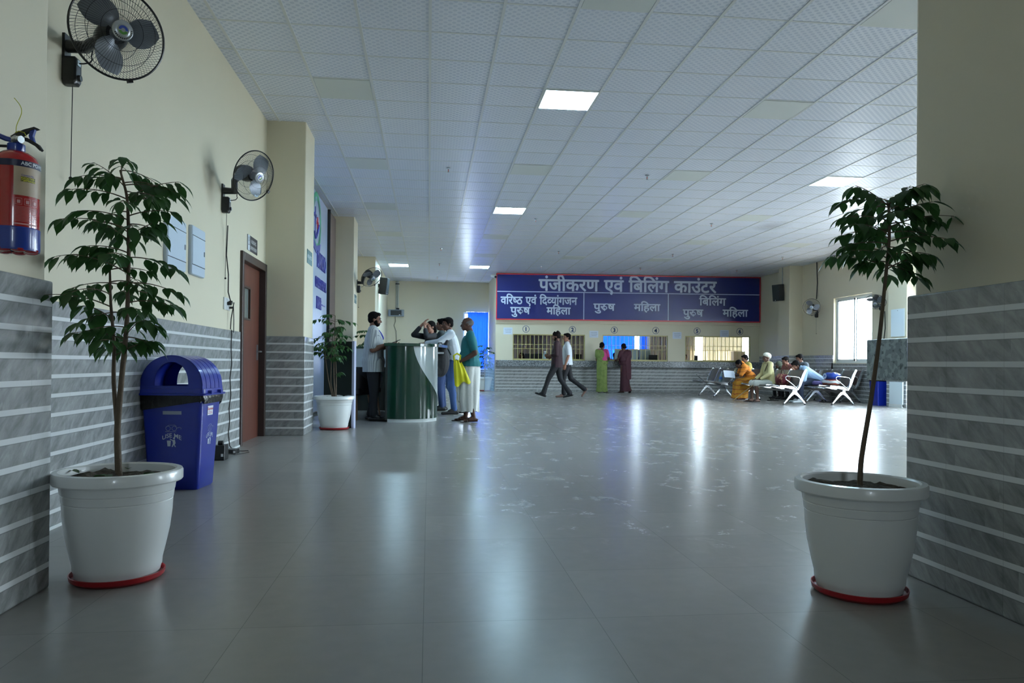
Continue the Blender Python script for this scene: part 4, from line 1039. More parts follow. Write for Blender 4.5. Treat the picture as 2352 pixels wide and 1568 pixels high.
sign_word(['व', 'ि', 'र', ('ष', .17), 'ठ', ' ', 'ए', 'वं', ' ', 'ि', 'द', ('व', .17), 'यां', 'ग', 'ज', 'न'], 1.37, 2.79, .36, 2.44)
sign_word(PUR, .77, 2.475, .34, .62); sign_word(MAH, 2.0, 2.48, .34, .76)
sign_word(PUR, 3.47, 2.62, .34, .68); sign_word(MAH, 4.86, 2.625, .34, .84)
sign_word(['ि', 'ब', 'ि', 'लं', 'ग'], 7.0, 2.83, .36, .86)
sign_word(PUR, 6.36, 2.47, .34, .65); sign_word(MAH, 7.75, 2.48, .34, .82)

# numbers over the windows
def number_disc(k, u, z=2.0):
    t = thing('window_number', 'round blue number %d sticker above the counter windows' % k, 'number sign', tuple(cloc(u, 0, z)), CROT, 'numbered round window stickers')
    m = MB(); 
    ringp = []
    m.grid(lambda s, q: ((.098+.014*q)*cos(2*pi*s), -.003, (.098+.014*q)*sin(2*pi*s)), 32, 1, wrapu=True)
    m.build('ring', mat('number_blue', (36, 62, 112), .5), t, smooth=0)
    v, f = text_geo(str(k), .17, .0); v, f = fatten(v, f, .008); MB().add([(a, -.003, b-.06) for a, b, c in v], f).build('numeral', mat('number_blue', (36, 62, 112), .5), t, smooth=0)
for k, u in enumerate((.97, 2.47, 3.83, 5.18, 6.54, 7.95)): number_disc(k+1, u)
def notice(label, u, z, w=.29, h=.22):
    t = thing('notice_paper', label, 'notice', tuple(cloc(u, 0, z)), CROT, 'white paper notices on the counter wall')
    MB().box(-w/2, w/2, -.002, 0, -h/2, h/2).build('sheet', mat('paper_white', (204, 212, 226), .6), t, smooth=0)
    m = MB(); r = random.Random(int(u*100))
    for j in range(3):
        x = -w*.34+j*.012
        while x < w*.34-j*.012: 
            l = r.uniform(.018, .035); m.box(x, x+l, -.003, -.002, .045-.05*j, .060-.05*j); x += l+.008
    m.build('print', mat('grey_print', (140, 146, 160), .6), t, smooth=0)
notice('paper notice left of number 1', .39, 1.935); notice('paper notice between number 2 and number 3', 3.165, 1.86)
notice('paper notice between number 4 and number 5', 5.88, 1.85); notice('paper notice immediately left of number 6', 7.44, 1.93)

# barred windows
M_GRL = mat('cream_yellow_paint', (186, 176, 116), .45)
def grille(label, a, b):
    t = thing('window_grille', label, 'grille', tuple(cloc((a+b)/2, .06, 0)), CROT, 'cream barred service windows')
    w = (b-a)/2; k = .032
    MB().box(-w, w, -.02, .02, WZ0-.02, WZ0+k).box(-w, w, -.02, .02, WZ1-k, WZ1).box(-w, -w+k, -.02, .02, WZ0+k, WZ1-k).box(w-k, w, -.02, .02, WZ0+k, WZ1-k).build('frame', M_GRL, t, smooth=0)
    m = MB(); n = int(round((2*w-2*k)/.135))
    for i in range(1, n):
        x = -w+k+(2*w-2*k)*i/n; z0 = WZ0 if i not in (3, 11, 12) else 1.375
        m.box(x-.008, x+.008, -.008, .008, z0, WZ1-k)
    for z in (1.375, 1.51): m.box(-w+k, w-k, -.009, .009, z-.007, z+.007)
    m.build('bars', M_GRL, t, smooth=0)
grille('cream barred service window under numbers 1 and 2', *CW[0])
grille('cream barred service window under numbers 3 and 4, blue curtain behind', *CW[1])
grille('cream barred service window under numbers 5 and 6, clerk behind', *CW[2])
# staff desk with things on it
tag(MB().box(.35, 8.3, .35, 1.0, .74, .78, MC).box(.35, 8.3, .95, 1.0, 0, .74, MC).build('staff_desk', M_OAK, smooth=0), 'long wooden staff desk behind the barred counter windows', 'desk')
def monitor(label, u, d, w=.5, rz=0, back=True):
    t = thing('computer_monitor', label, 'monitor', tuple(cloc(u, d, .78)), CROT+rz, 'computer monitors behind the bars')
    MB().box(-w/2, w/2, -.02, .02, .12, .44).build('screen', M_BLACKM, t, smooth=0, bevel=.006)
    MB().box(-.03, .03, 0, .05, .01, .2).box(-.12, .12, -.08, .1, 0, .012).build('stand', M_BLACK, t, smooth=0)
monitor('dark monitor behind counter window 1', 1.28, .70, .6)
monitor('small dark monitor at the right end of counter window 2', 2.75, .65, .24)
monitor('dark monitor behind right part of counter window 4', 5.3, .75, .32)
monitor('narrow dark monitor beside the clerk at window 5', 6.72, .70, .12)
M_OFF = mat('office_blue', (36, 44, 84), .6)
oc = thing('office_chair', 'dark blue office chair back behind counter window 4', 'chair', tuple(cloc(5.02, 1.6, 0)), CROT)
MB().box(-.24, .24, -.24, .24, .44, .52).build('seat', M_OFF, oc, smooth=0, bevel=.03)
MB().box(-.22, .22, -.27, -.21, .62, 1.15).build('backrest', M_OFF, oc, smooth=0, bevel=.05)
MB().tube([(0, 0, .44), (0, 0, .08)], .03, 8).tube([(-.26, 0, .04), (.26, 0, .04)], .02, 6).tube([(0, -.26, .04), (0, .26, .04)], .02, 6).box(-.03, .03, -.26, -.22, .5, .8).build('base', M_BLACK, oc)
tag(MB().box(-.28, .28, -.2, .2, 0, 1.42).build('cupboard', M_OAK, loc=tuple(cloc(5.15, 2.6, 0)), rot=(0, 0, CROT), smooth=0), 'light wooden cupboard seen through the bars of window 4', 'cupboard')
tag(MB().box(-.2, .2, -.15, .15, 0, 1.40).build('cupboard', mat('beige_cupboard', (186, 172, 140), .5), loc=tuple(cloc(8.75, 2.4, 0)), rot=(0, 0, CROT), smooth=0), 'beige cupboard seen through the bars of window 6', 'cupboard')
sc_ = thing('desk_partition', 'row of green grey glass desk partitions behind counter window 4', 'partition', tuple(cloc(4.6, 1.1, 0)), CROT)
for k in range(3): MB().box(-.55+.42*k, -.16+.42*k, -.01, .01, .78, 1.42).build('panel', mat('grey_green_screen', (128, 150, 146), .3), sc_, smooth=0)
MB().box(-.57, .72, -.02, .02, .0, .80).build('rail', M_STEEL, sc_, smooth=0)
def bottle(label, loc, h=.24, cap=(230, 230, 235), lab=(60, 110, 190), rot=(0, 0, 0), body=(190, 220, 226)):
    t = thing('water_bottle', label, 'bottle', loc, rot=rot)
    k = h/.24
    MB().lathe([(0, 0), (.030*k, 0), (.034*k, .01*k), (.034*k, .15*k), (.028*k, .18*k), (.013*k, .215*k), (.013*k, .225*k), (0, .225*k)], 16).build('bottle_body', mat('bottle_plastic', body, .08, alpha=.55), t)
    MB().lathe([(0, .222*k), (.016*k, .222*k), (.016*k, .24*k), (0, .24*k)], 12).build('cap', mat('cap_%d' % cap[0], cap, .4), t)
    MB().lathe([(.0346*k, .06*k), (.0346*k, .12*k)], 16).build('bottle_label', mat('blabel_%d' % lab[0], lab, .4), t)
bottle('clear water bottle standing inside counter window 1', tuple(cloc(1.62, .32, 1.0+.0))[:2]+(.78,), .52)

# ================================================================== FAR WALL FITTINGS
hu = thing('wall_screen_box', 'grey framed dark display box high on the far wall with conduit above', 'display', (-1.165, 26.9, 2.64))
MB().box(-.275, .275, -.12, 0, -.12, .12).build('housing', mat('grey_blue_case', (132, 142, 152), .4), hu, smooth=0, bevel=.01)
MB().box(-.19, .19, -.125, -.118, -.085, .095).build('dark_face', M_BLACK, hu, smooth=0)
MB().box(.10, .15, -.128, -.124, -.075, -.055).build('tag_light', M_WP, hu, smooth=0)
cdt = thing('wall_conduit', 'pair of grey vertical conduits rising from the display box to the ceiling', 'conduit', (-1.13, 26.88, 2.76))
MB().tube([(-.04, 0, 0), (-.04, 0, 1.01)], .016, 8).tube([(.02, 0, 0), (.02, 0, 1.01)], .022, 8).build('pipe', mat('pipe_grey', (168, 176, 176), .4), cdt)
MB().box(-.07, .07, -.03, .02, .90, .93).box(-.03, .07, -.04, .02, .0, .06).build('clip', M_BLACKM, cdt, smooth=0)
tag(MB().tube([(-1.2, 26.87, 2.52), (-1.18, 26.87, 2.35), (-1.24, 26.87, 2.2), (-1.16, 26.87, 2.0), (-1.15, 26.87, 1.7), (-1.14, 26.87, 1.3)], .008, 6).build('hanging_lead', M_BLACKM), 'thin wavy lead hanging down the far wall under the display box', 'cable')
gs = thing('glass_screen', 'low clear glass screen by the wall corner in front of the far white pot', 'screen', (0, 0, 0))
MB().box(1.76, 2.06, 23.60, 23.612, .02, 1.19).build('glass_sheet', mat('blue_reflection_glass', (150, 190, 225), .03, alpha=.28), gs, smooth=0)  # the blue curtain's reflection is put into the glass colour
MB().box(2.06, 2.09, 23.585, 23.625, 0, 1.2).box(1.74, 1.76, 23.59, 23.62, 0, 1.19).box(1.76, 2.06, 23.595, 23.617, 0, .02).build('steel_post', M_STEEL, gs, smooth=0)
def speaker(label, loc, rz, tilt):
    t = thing('wall_speaker', label, 'speaker', loc, rz, 'black box loudspeakers high on the walls')
    M = RX(rad(tilt))
    MB().box(-.13, .13, .06, .28, -.24, .24, M).build('cabinet', M_BLACKM, t, smooth=0, bevel=.012)
    MB().box(-.115, .115, .28, .287, -.20, .225, M).build('grille', mat('speaker_cloth', (34, 42, 46), .8), t, smooth=0)
    MB().lathe([(0, 0), (.012, 0), (.012, .002), (0, .002)], 12, M @ T(.02, .288, -.215) @ RX(rad(-90))).build('badge', M_WP, t, smooth=0)
    MB().box(-.03, .03, 0, .07, -.05, .05).build('bracket', M_BLACK, t, smooth=0)
speaker('black loudspeaker high on the left, beside the third wall fan', (-1.48, 22.2, 3.13), rad(-105), -6)
speaker('black loudspeaker on the far right pillar beside the blue sign', (10.30, 21.05, 3.05), rad(115), -6)
for y, l in ((20.98, 'thin grey conduit running up the far right pillar behind the loudspeaker'),):
    tag(MB().tube([(10.27, y, 2.8), (10.27, y, HC)], .012, 6).build('wall_conduit', mat('pipe_grey', (168, 176, 176), .4)), l, 'conduit')
tag(MB().tube([(10.66, 19.75, 2.75), (10.67, 19.72, 3.2), (10.67, 19.76, HC)], .012, 6).build('fan_cable', M_BLACKM), 'cable running from the ceiling down to the fan left of the window', 'cable')
tag(MB().tube([(10.67, 16.62, 2.2), (10.67, 16.60, 1.8), (10.66, 16.64, 1.5), (10.67, 16.60, 1.2)], .010, 6).build('fan_cable', M_BLACKM), 'wavy cable hanging below the fan behind the leaning stem', 'cable')
cc = thing('security_camera', 'white dome ended security camera at the top left corner of the blue sign', 'camera', tuple(cloc(-.08, -.12, 3.66)), CROT)
MB().tube([(0, .10, .06), (0, .0, .02)], .02, 8).build('arm', M_WHITE, cc)
MB().tube([(-.06, .04, .03), (.05, -.08, -.02)], .055, 16).build('camera_body', M_WHITE, cc); MB().tube([(.05, -.08, -.02), (.062, -.094, -.026)], .04, 16).build('lens', M_BLACK, cc)
wb_ = thing('white_board', 'glossy white panel on the near right pillar above the granite block', 'board', (10.285, 15.54, 1.865))
MB().box(-.006, 0, -.24, .24, -.305, .305).build('panel_face', mat('glossy_white_panel', (226, 238, 244), .06, coat=.6), wb_, smooth=0)
MB().tube([(-.006, .0, .27), (-.014, .0, .27)], .008, 8).build('screw', M_STEEL, wb_)
wb2 = thing('white_board', 'white panel standing on the floor beside the far blue bin', 'board', (10.275, 15.54, 0))
MB().box(-.03, 0, -.235, .235, 0.02, .56).build('panel_face', mat('glossy_white_panel', (226, 238, 244), .06), wb2, smooth=0)
MB().box(-.04, .005, -.235, .235, 0, .07).build('foot_rail', M_WHITE, wb2, smooth=0)
bb = thing('waste_bin', 'plain blue waste bin under the granite block near the right wall', 'bin', (10.34, 16.30, 0))
ring_loft(MB(), [(rrect(.12, .15, .02), 0), (rrect(.15, .18, .03), .62)], True, False).build('bin_body', M_BLUE, bb, smooth=40)
ring_loft(MB(), [(rrect(.155, .185, .03), .56), (rrect(.165, .195, .03), .70), (rrect(.15, .18, .03), .70)], False, False).build('bin_liner', M_BAG, bb, smooth=40)
gb = thing('granite_counter', 'mottled granite block counter edge jutting out behind the right wall corner', 'counter', (0, 0, 0))
MB().box(3.70, 4.35, 4.6, 6.02, .775, 1.115).build('granite_block', M_GRAN2, gb, smooth=0, bevel=.01)
MB().box(3.85, 4.3, 4.65, 5.2, 0, .775).build('plinth', M_TILE, gb, smooth=0)

# ================================================================== WAITING BENCHES
M_PERF = mat('bronze_perforated_steel', (112, 106, 100), .42, metal=.55)
M_PERFB = mat('brown_seat_pad', (62, 50, 48), .45)
M_CAST = mat('polished_aluminium', (214, 218, 222), .2, metal=.85)
def bar_poly(mb, pts, w, x, th=.03):
    """flat cast bar following pts (y,z) of half-width list w, thickness th across x"""
    P = [V3((0, a, b)) for a, b in pts]; n = len(P); Lf = []; Rt = []
    for i in range(n):
        d = (P[min(i+1, n-1)]-P[max(i-1, 0)]).normalized(); nn = V3((0, -d.z, d.y)); ww = w[i] if isinstance(w, (list, tuple)) else w
        Lf.append(P[i]+nn*ww); Rt.append(P[i]-nn*ww)
    poly = Lf+Rt[::-1]; V = [(x-th/2, p.y, p.z) for p in poly]+[(x+th/2, p.y, p.z) for p in poly]; m = len(poly)
    Fc = [(i, i+1, 2*n-2-i, 2*n-1-i) for i in range(n-1)]; Fc += [tuple(m+q for q in f[::-1]) for f in Fc[:]]
    Fc += [(i, (i+1) % m, m+(i+1) % m, m+i) for i in range(m)]
    mb.add(V, Fc)
def make_bench(label, loc, rz, seats=3, group='chrome framed waiting room bench seats', perf=M_PERF, frames=None, arms=(0, 1), sw=.56):
    t = thing('waiting_bench', label, 'bench', loc, rz, group)
    W_ = seats*sw; xs = [-W_/2+sw*k for k in range(seats+1)]
    MB().box(-W_/2+.05, W_/2-.05, -.07, -.01, .30, .345).build('beam', M_STEEL, t, smooth=0, bevel=.006)
    for k in range(seats):
        xc = (xs[k]+xs[k+1])/2; w = sw/2-.022
        prof = [(.29, .425), (.27, .437), (.10, .418), (-.10, .405), (-.15, .412)]
        s = MB(); s.grid(lambda a, b: (xc-w+2*w*a, *[prof[int(b*4)][i] for i in (0, 1)]), 2, 4); s.grid(lambda a, b: (xc-w+2*w*a, prof[int(b*4)][0], prof[int(b*4)][1]-.012), 2, 4); s.build('seat', perf, t, smooth=60)
        pb = [(-.17, .44), (-.20, .52), (-.235, .64), (-.285, .78), (-.305, .80), (-.315, .79)]
        s = MB(); s.grid(lambda a, b: (xc-w+2*w*a, pb[int(b*5)][0], pb[int(b*5)][1]), 2, 5); s.grid(lambda a, b: (xc-w+2*w*a, pb[int(b*5)][0]-.012, pb[int(b*5)][1]), 2, 5); s.build('backrest', perf, t, smooth=60)
    for k, x in enumerate(xs):
        m = MB()
        bar_poly(m, [(.30, .432), (.1, .408), (-.10, .375)], [.020, .028, .036], x); bar_poly(m, [(-.09, .36), (-.16, .46), (-.25, .70), (-.30, .80)], [.036, .030, .026, .022], x)
        m.tube([(x-.018, .30, .432), (x+.018, .30, .432)], .024, 12).tube([(x-.018, -.302, .80), (x+.018, -.302, .80)], .024, 12)
        m.build('side_frame', M_CAST, t, smooth=40)
    for x in (frames if frames is not None else (xs[0]+.02, xs[-1]-.02)):
        m = MB()
        bar_poly(m, [(.175, .035), (.09, .13), (-.0, .235), (-.04, .27)], [.012, .017, .026, .034], x, .035)
        bar_poly(m, [(-.33, .035), (-.25, .13), (-.15, .235), (-.10, .27)], [.012, .017, .026, .034], x, .035)
        m.box(x-.02, x+.02, -.13, -.02, .245, .33)
        m.build('leg_frame', M_CAST, t, smooth=40)
        MB().lathe([(0, 0), (.03, 0), (.028, .012), (.012, .02), (.012, .04), (0, .04)], 12, T(x, .18, 0)).lathe([(0, 0), (.03, 0), (.028, .012), (.012, .02), (.012, .04), (0, .04)], 12, T(x, -.335, 0)).build('foot_pad', M_BLACK, t)
    for a in arms:
        x = xs[0] if a == 0 else xs[-1]; s = -1 if a == 0 else 1; x += s*.03
        MB().tube([(x, -.11, .36), (x, .06, .50), (x, .185, .585), (x, .195, .635), (x, .15, .66), (x, -.04, .645), (x, -.13, .63), (x, -.155, .58), (x, -.13, .45), (x, -.09, .36)], .0115, 8).build('armrest', M_CHROME, t, smooth=60)
    return t
RZB = rad(90)      # benches face the left wall
make_bench('empty waiting bench at far left of the seating, water bottle on it', (8.10, 20.70, 0), RZB, 3, frames=(-.47, .68), arms=(1,))
make_bench('waiting bench on which the turbaned man and orange sari woman sit', (8.26, 17.72, 0), RZB, 4, frames=(-1.32, 1.05), arms=(0, 1), sw=.70, perf=M_PERF)
make_bench('waiting bench with shopping bags beside the man in light blue', (9.42, 16.98, 0), RZB, 3, frames=(-.60, .60), arms=(0,), sw=.50)
make_bench('four seat waiting bench of the headscarf and pink shirted persons in the rear row', (9.66, 19.0, 0), RZB, 4, frames=(-.8, .8), arms=(1,), sw=.55)
make_bench('dark waiting bench nearest the right wall behind the other seats', (10.30, 18.2, 0), RZB, 3, frames=(-.62, .62), arms=(0,), perf=M_PERFB, sw=.55)

# ---- loose things on the benches
bottle('clear bottle with green label leaning on the empty bench', (8.18, 20.45, .425), .30, cap=(230, 231, 235), lab=(60, 170, 150), rot=(0, rad(12), 0))
def soft_bag(name, label, cat, loc, sx, sy, sz, m, rz=0, seed=1, handle=None, extra=None):
    t = thing(name, label, cat, loc, rz)
    def f(u, v):
        a = 2*pi*u; b = pi*(v-.5); k = .75 if True else 1
        x = abs(cos(a))**k*(1 if cos(a) > 0 else -1)*cos(b)**.6; y = abs(sin(a))**k*(1 if sin(a) > 0 else -1)*cos(b)**.6; z = (sin(b)+1)/2
        q = 1+.10*mnoise.noise(V3((x*2+seed, y*2, z*3)))
        return (x*sx*q, y*sy*q, z*sz*(1+.12*mnoise.noise(V3((x*3, y*3, seed)))))
    MB().grid(f, 36, 18, wrapu=True).build('bag_body', m, t, smooth=70)
    if handle: MB().tube(handle, .010, 6).build('handle', mat('handle_'+m.name, (60, 30, 34), .5), t)
    return t
soft_bag('hand_bag', 'maroon patterned cloth bag beside the turbaned man on the bench', 'bag', (8.36, 17.02, .43), .15, .22, .27, stripe_cloth('maroon_print_cloth', (92, 22, 34), (146, 112, 84), 5, 1, thr=.76, wob=.8), seed=2, handle=[(0, -.12, .2), (0, -.06, .36), (0, .06, .36), (0, .12, .2)])
soft_bag('shopping_bag', 'white and orange checked shopping bag on the right bench', 'bag', (9.42, 16.75, .425), .16, .28, .17, stripe_cloth('orange_check_plastic', (206, 206, 206), (188, 92, 74), 9, 2, thr=.62, rough=.4, wob=.2), seed=3)
b2 = soft_bag('shopping_bag', 'blue plastic bag with a white round print on top of the checked bag', 'bag', (9.42, 16.72, .575), .15, .26, .17, mat('blue_bag_plastic', (24, 56, 140), .35), seed=6)
MB().grid(lambda s, t: (-.158-.0*t, .03+(.03+.045*t)*cos(2*pi*s), .09+(.025+.04*t)*sin(2*pi*s)), 28, 2, wrapu=True).build('white_print', mat('bag_print', (190, 204, 220), .5), b2, smooth=0)
soft_bag('hand_bag', 'purple cloth roll at the left end of the checked shopping bag', 'bag', (9.22, 17.02, .43), .09, .17, .11, mat('purple_cloth', (88, 78, 130), .8), seed=8)
soft_bag('hand_bag', 'dark maroon bag propped on the bench nearest the right wall', 'bag', (10.35, 17.75, .43), .11, .22, .34, mat('dark_maroon_cloth', (62, 28, 40), .8), seed=9)
for (x, y, l) in ((8.75, 18.35, 'pair of dark sandals on the floor under the middle bench'), (9.75, 17.6, 'pair of dark sandals on the floor under the right bench')):
    t = thing('sandals', l, 'sandals', (x, y, 0))
    for k in (-1, 1):
        MB().prism([(a*1.0, b+.06*k) for a, b in rrect(.12, .042, .04)], 0, .018).tube([(-.02, .06*k-.04, .012), (-.03, .06*k, .055), (-.02, .06*k+.04, .012)], .008, 6).build('sandal', M_BLACKM, t)

# ================================================================== PEOPLE
class Blob:
    """closed rounded pieces fused by a voxel remesh into one continuous skin"""
    N = 14; R = 10
    def __init__(s): s.mb = MB()
    def seg(s, p0, p1, r0, r1, fx=1.0, fy=1.0, side=None):
        p0, p1 = V3(p0), V3(p1); d = p1-p0; L = d.length
        d = d/L if L > 1e-6 else V3((0, 0, 1))
        x = V3(side) if side is not None else (V3((1, 0, 0)) if abs(d.x) < .8 else V3((0, 1, 0)))
        x = (x-d*x.dot(d)).normalized(); y = d.cross(x)
        N, R = s.N, s.R; V = [p1+d*r1*min(1, (fx+fy)/2)]
        for j in range(1, R):
            ph = pi*j/R
            for k in range(N):
                a = 2*pi*k/N; c = cos(ph); top = j <= R//2
                r = r1 if top else r0; base = p1 if top else p0
                V.append(base+d*c*r*min(1, (fx+fy)/2)+(x*cos(a)*fx+y*sin(a)*fy)*sin(ph)*r)
            if j == R//2:
                for k in range(N):
                    a = 2*pi*k/N; V.append(p0+(x*cos(a)*fx+y*sin(a)*fy)*r0)
        V.append(p0-d*r0*min(1, (fx+fy)/2)); n = N; rows = R; L_ = len(V)-1
        Fc = [(0, 1+k, 1+(k+1) % n) for k in range(n)]
        for j in range(rows-1):
            for k in range(n): Fc.append((1+j*n+k, 1+(j+1)*n+k, 1+(j+1)*n+(k+1) % n, 1+j*n+(k+1) % n))
        Fc += [(L_, 1+(rows-1)*n+(k+1) % n, 1+(rows-1)*n+k) for k in range(n)]
        s.mb.add(V, Fc); return s
    def chain(s, pts, rs, fx=1, fy=1, side=None):
        for i in range(len(pts)-1): s.seg(pts[i], pts[i+1], rs[i], rs[i+1], fx, fy, side)
        return s
    def ell(s, c, r, M=None):
        m = MB().sphere((0, 0, 0), r, 16, 12); s.mb.add(m.v, m.f, T(*c) @ M if M is not None else T(*c)); return s
    def build(s, name, m, parent, voxel=.009, smooth_it=4, fn=None, cuts=()):
        me = bpy.data.meshes.new(name); me.from_pydata(s.mb.v, [], s.mb.f)
        o = bpy.data.objects.new(name, me); COL.objects.link(o)
        md = o.modifiers.new('r', 'REMESH'); md.mode = 'VOXEL'; md.voxel_size = voxel
        sm = o.modifiers.new('s', 'SMOOTH'); sm.iterations = smooth_it; sm.factor = .5
        ev = bpy.data.meshes.new_from_object(o.evaluated_get(bpy.context.evaluated_depsgraph_get()))
        ev.name = name; ev.materials.clear(); ev.materials.append(m)
        if fn:
            for v in ev.vertices: v.co = fn(v.co.copy())
        ev.polygons.foreach_set('use_smooth', [True]*len(ev.polygons))
        if cuts:
            q = bmesh.new(); q.from_mesh(ev)
            for co, no in cuts:
                r = bmesh.ops.bisect_plane(q, geom=q.verts[:]+q.edges[:]+q.faces[:], plane_co=co, plane_no=no, clear_outer=True)
                ed = [e for e in r['geom_cut'] if isinstance(e, bmesh.types.BMEdge)]
                if ed: bmesh.ops.contextual_create(q, geom=ed)
            q.to_mesh(ev); q.free(); ev.polygons.foreach_set('use_smooth', [True]*len(ev.polygons)); ev.set_sharp_from_angle(angle=rad(60))
        bpy.data.objects.remove(o); bpy.data.meshes.remove(me)
        o = bpy.data.objects.new(name, ev); COL.objects.link(o); o.parent = parent
        return o

def hand(b, w, d, pn, sc=1.0, curl=.35, spread=.12):
    """palm, four unequal bent fingers and a thumb; w wrist, d pointing direction, pn palm normal"""
    d = V3(d).normalized(); pn = V3(pn); pn = (pn-d*pn.dot(d)).normalized(); sd = d.cross(pn)
    w = V3(w)
    b.seg(w, w+d*.03*sc, .024*sc, .030*sc, 1.15, .62, sd)
    b.seg(w+d*.03*sc, w+d*.075*sc, .033*sc, .037*sc, 1.12, .42, sd)
    for k, (off, ln) in enumerate(((-.030, .062), (-.010, .074), (.010, .070), (.029, .056))):
        p = w+d*.085*sc+sd*off*sc; dd = (d+sd*spread*(k-1.5)*.6).normalized(); r = .0088*sc
        for q in range(3):
            a = curl*(.5+.7*q); dq = (dd*cos(a)+pn*sin(a)).normalized(); p2 = p+dq*ln*sc*(.42, .33, .25)[q]
            b.seg(p, p2, r, r*.93); p = p2; r *= .93
    p = w+d*.028*sc-sd*.030*sc; dq = (d*.62-sd*.72+pn*.25).normalized(); p2 = p+dq*.036*sc
    b.seg(p, p2, .0115*sc, .0105*sc); dq = (d*.9-sd*.25+pn*.35).normalized(); b.seg(p2, p2+dq*.030*sc, .0100*sc, .009*sc)

def basis(fwd, up=(0, 0, 1)):
    f = V3(fwd).normalized(); u = V3(up); u = (u-f*u.dot(f)).normalized(); r = f.cross(u)
    return Matrix(((r.x, f.x, u.x, 0), (r.y, f.y, u.y, 0), (r.z, f.z, u.z, 0), (0, 0, 0, 1)))

STAND = dict(pelvis=(0, 0, .93), chest=(0, .005, 1.27), neck=(0, -.005, 1.455), head=(0, .02, 1.60),
             shL=(-.185, 0, 1.405), shR=(.185, 0, 1.405), elL=(-.235, -.03, 1.12), elR=(.235, -.03, 1.12), wrL=(-.235, .05, .875), wrR=(.235, .05, .875),
             hipL=(-.09, 0, .90), hipR=(.09, 0, .90), knL=(-.10, .02, .49), knR=(.10, .02, .49), anL=(-.105, -.02, .075), anR=(.105, -.02, .075),
             toeL=(-.125, .15, .03), toeR=(.125, .15, .03), look=(0, 1, 0), hdL=(0, .25, -1), hdR=(0, .25, -1), pnL=(1, 0, 0), pnR=(-1, 0, 0), curlL=.35, curlR=.35)
SKIN = {}
def skin(rgb): return mat('skin_%d_%d_%d' % rgb, rgb, .55, spec=.3)
M_HAIR = mat('black_hair', (17, 14, 13), .85, spec=.12, bump=.5, bscale=60)
M_EYE = mat('eye_white', (104, 96, 90), .6, spec=.2); M_PUP = mat('eye_dark', (24, 18, 16), .2)

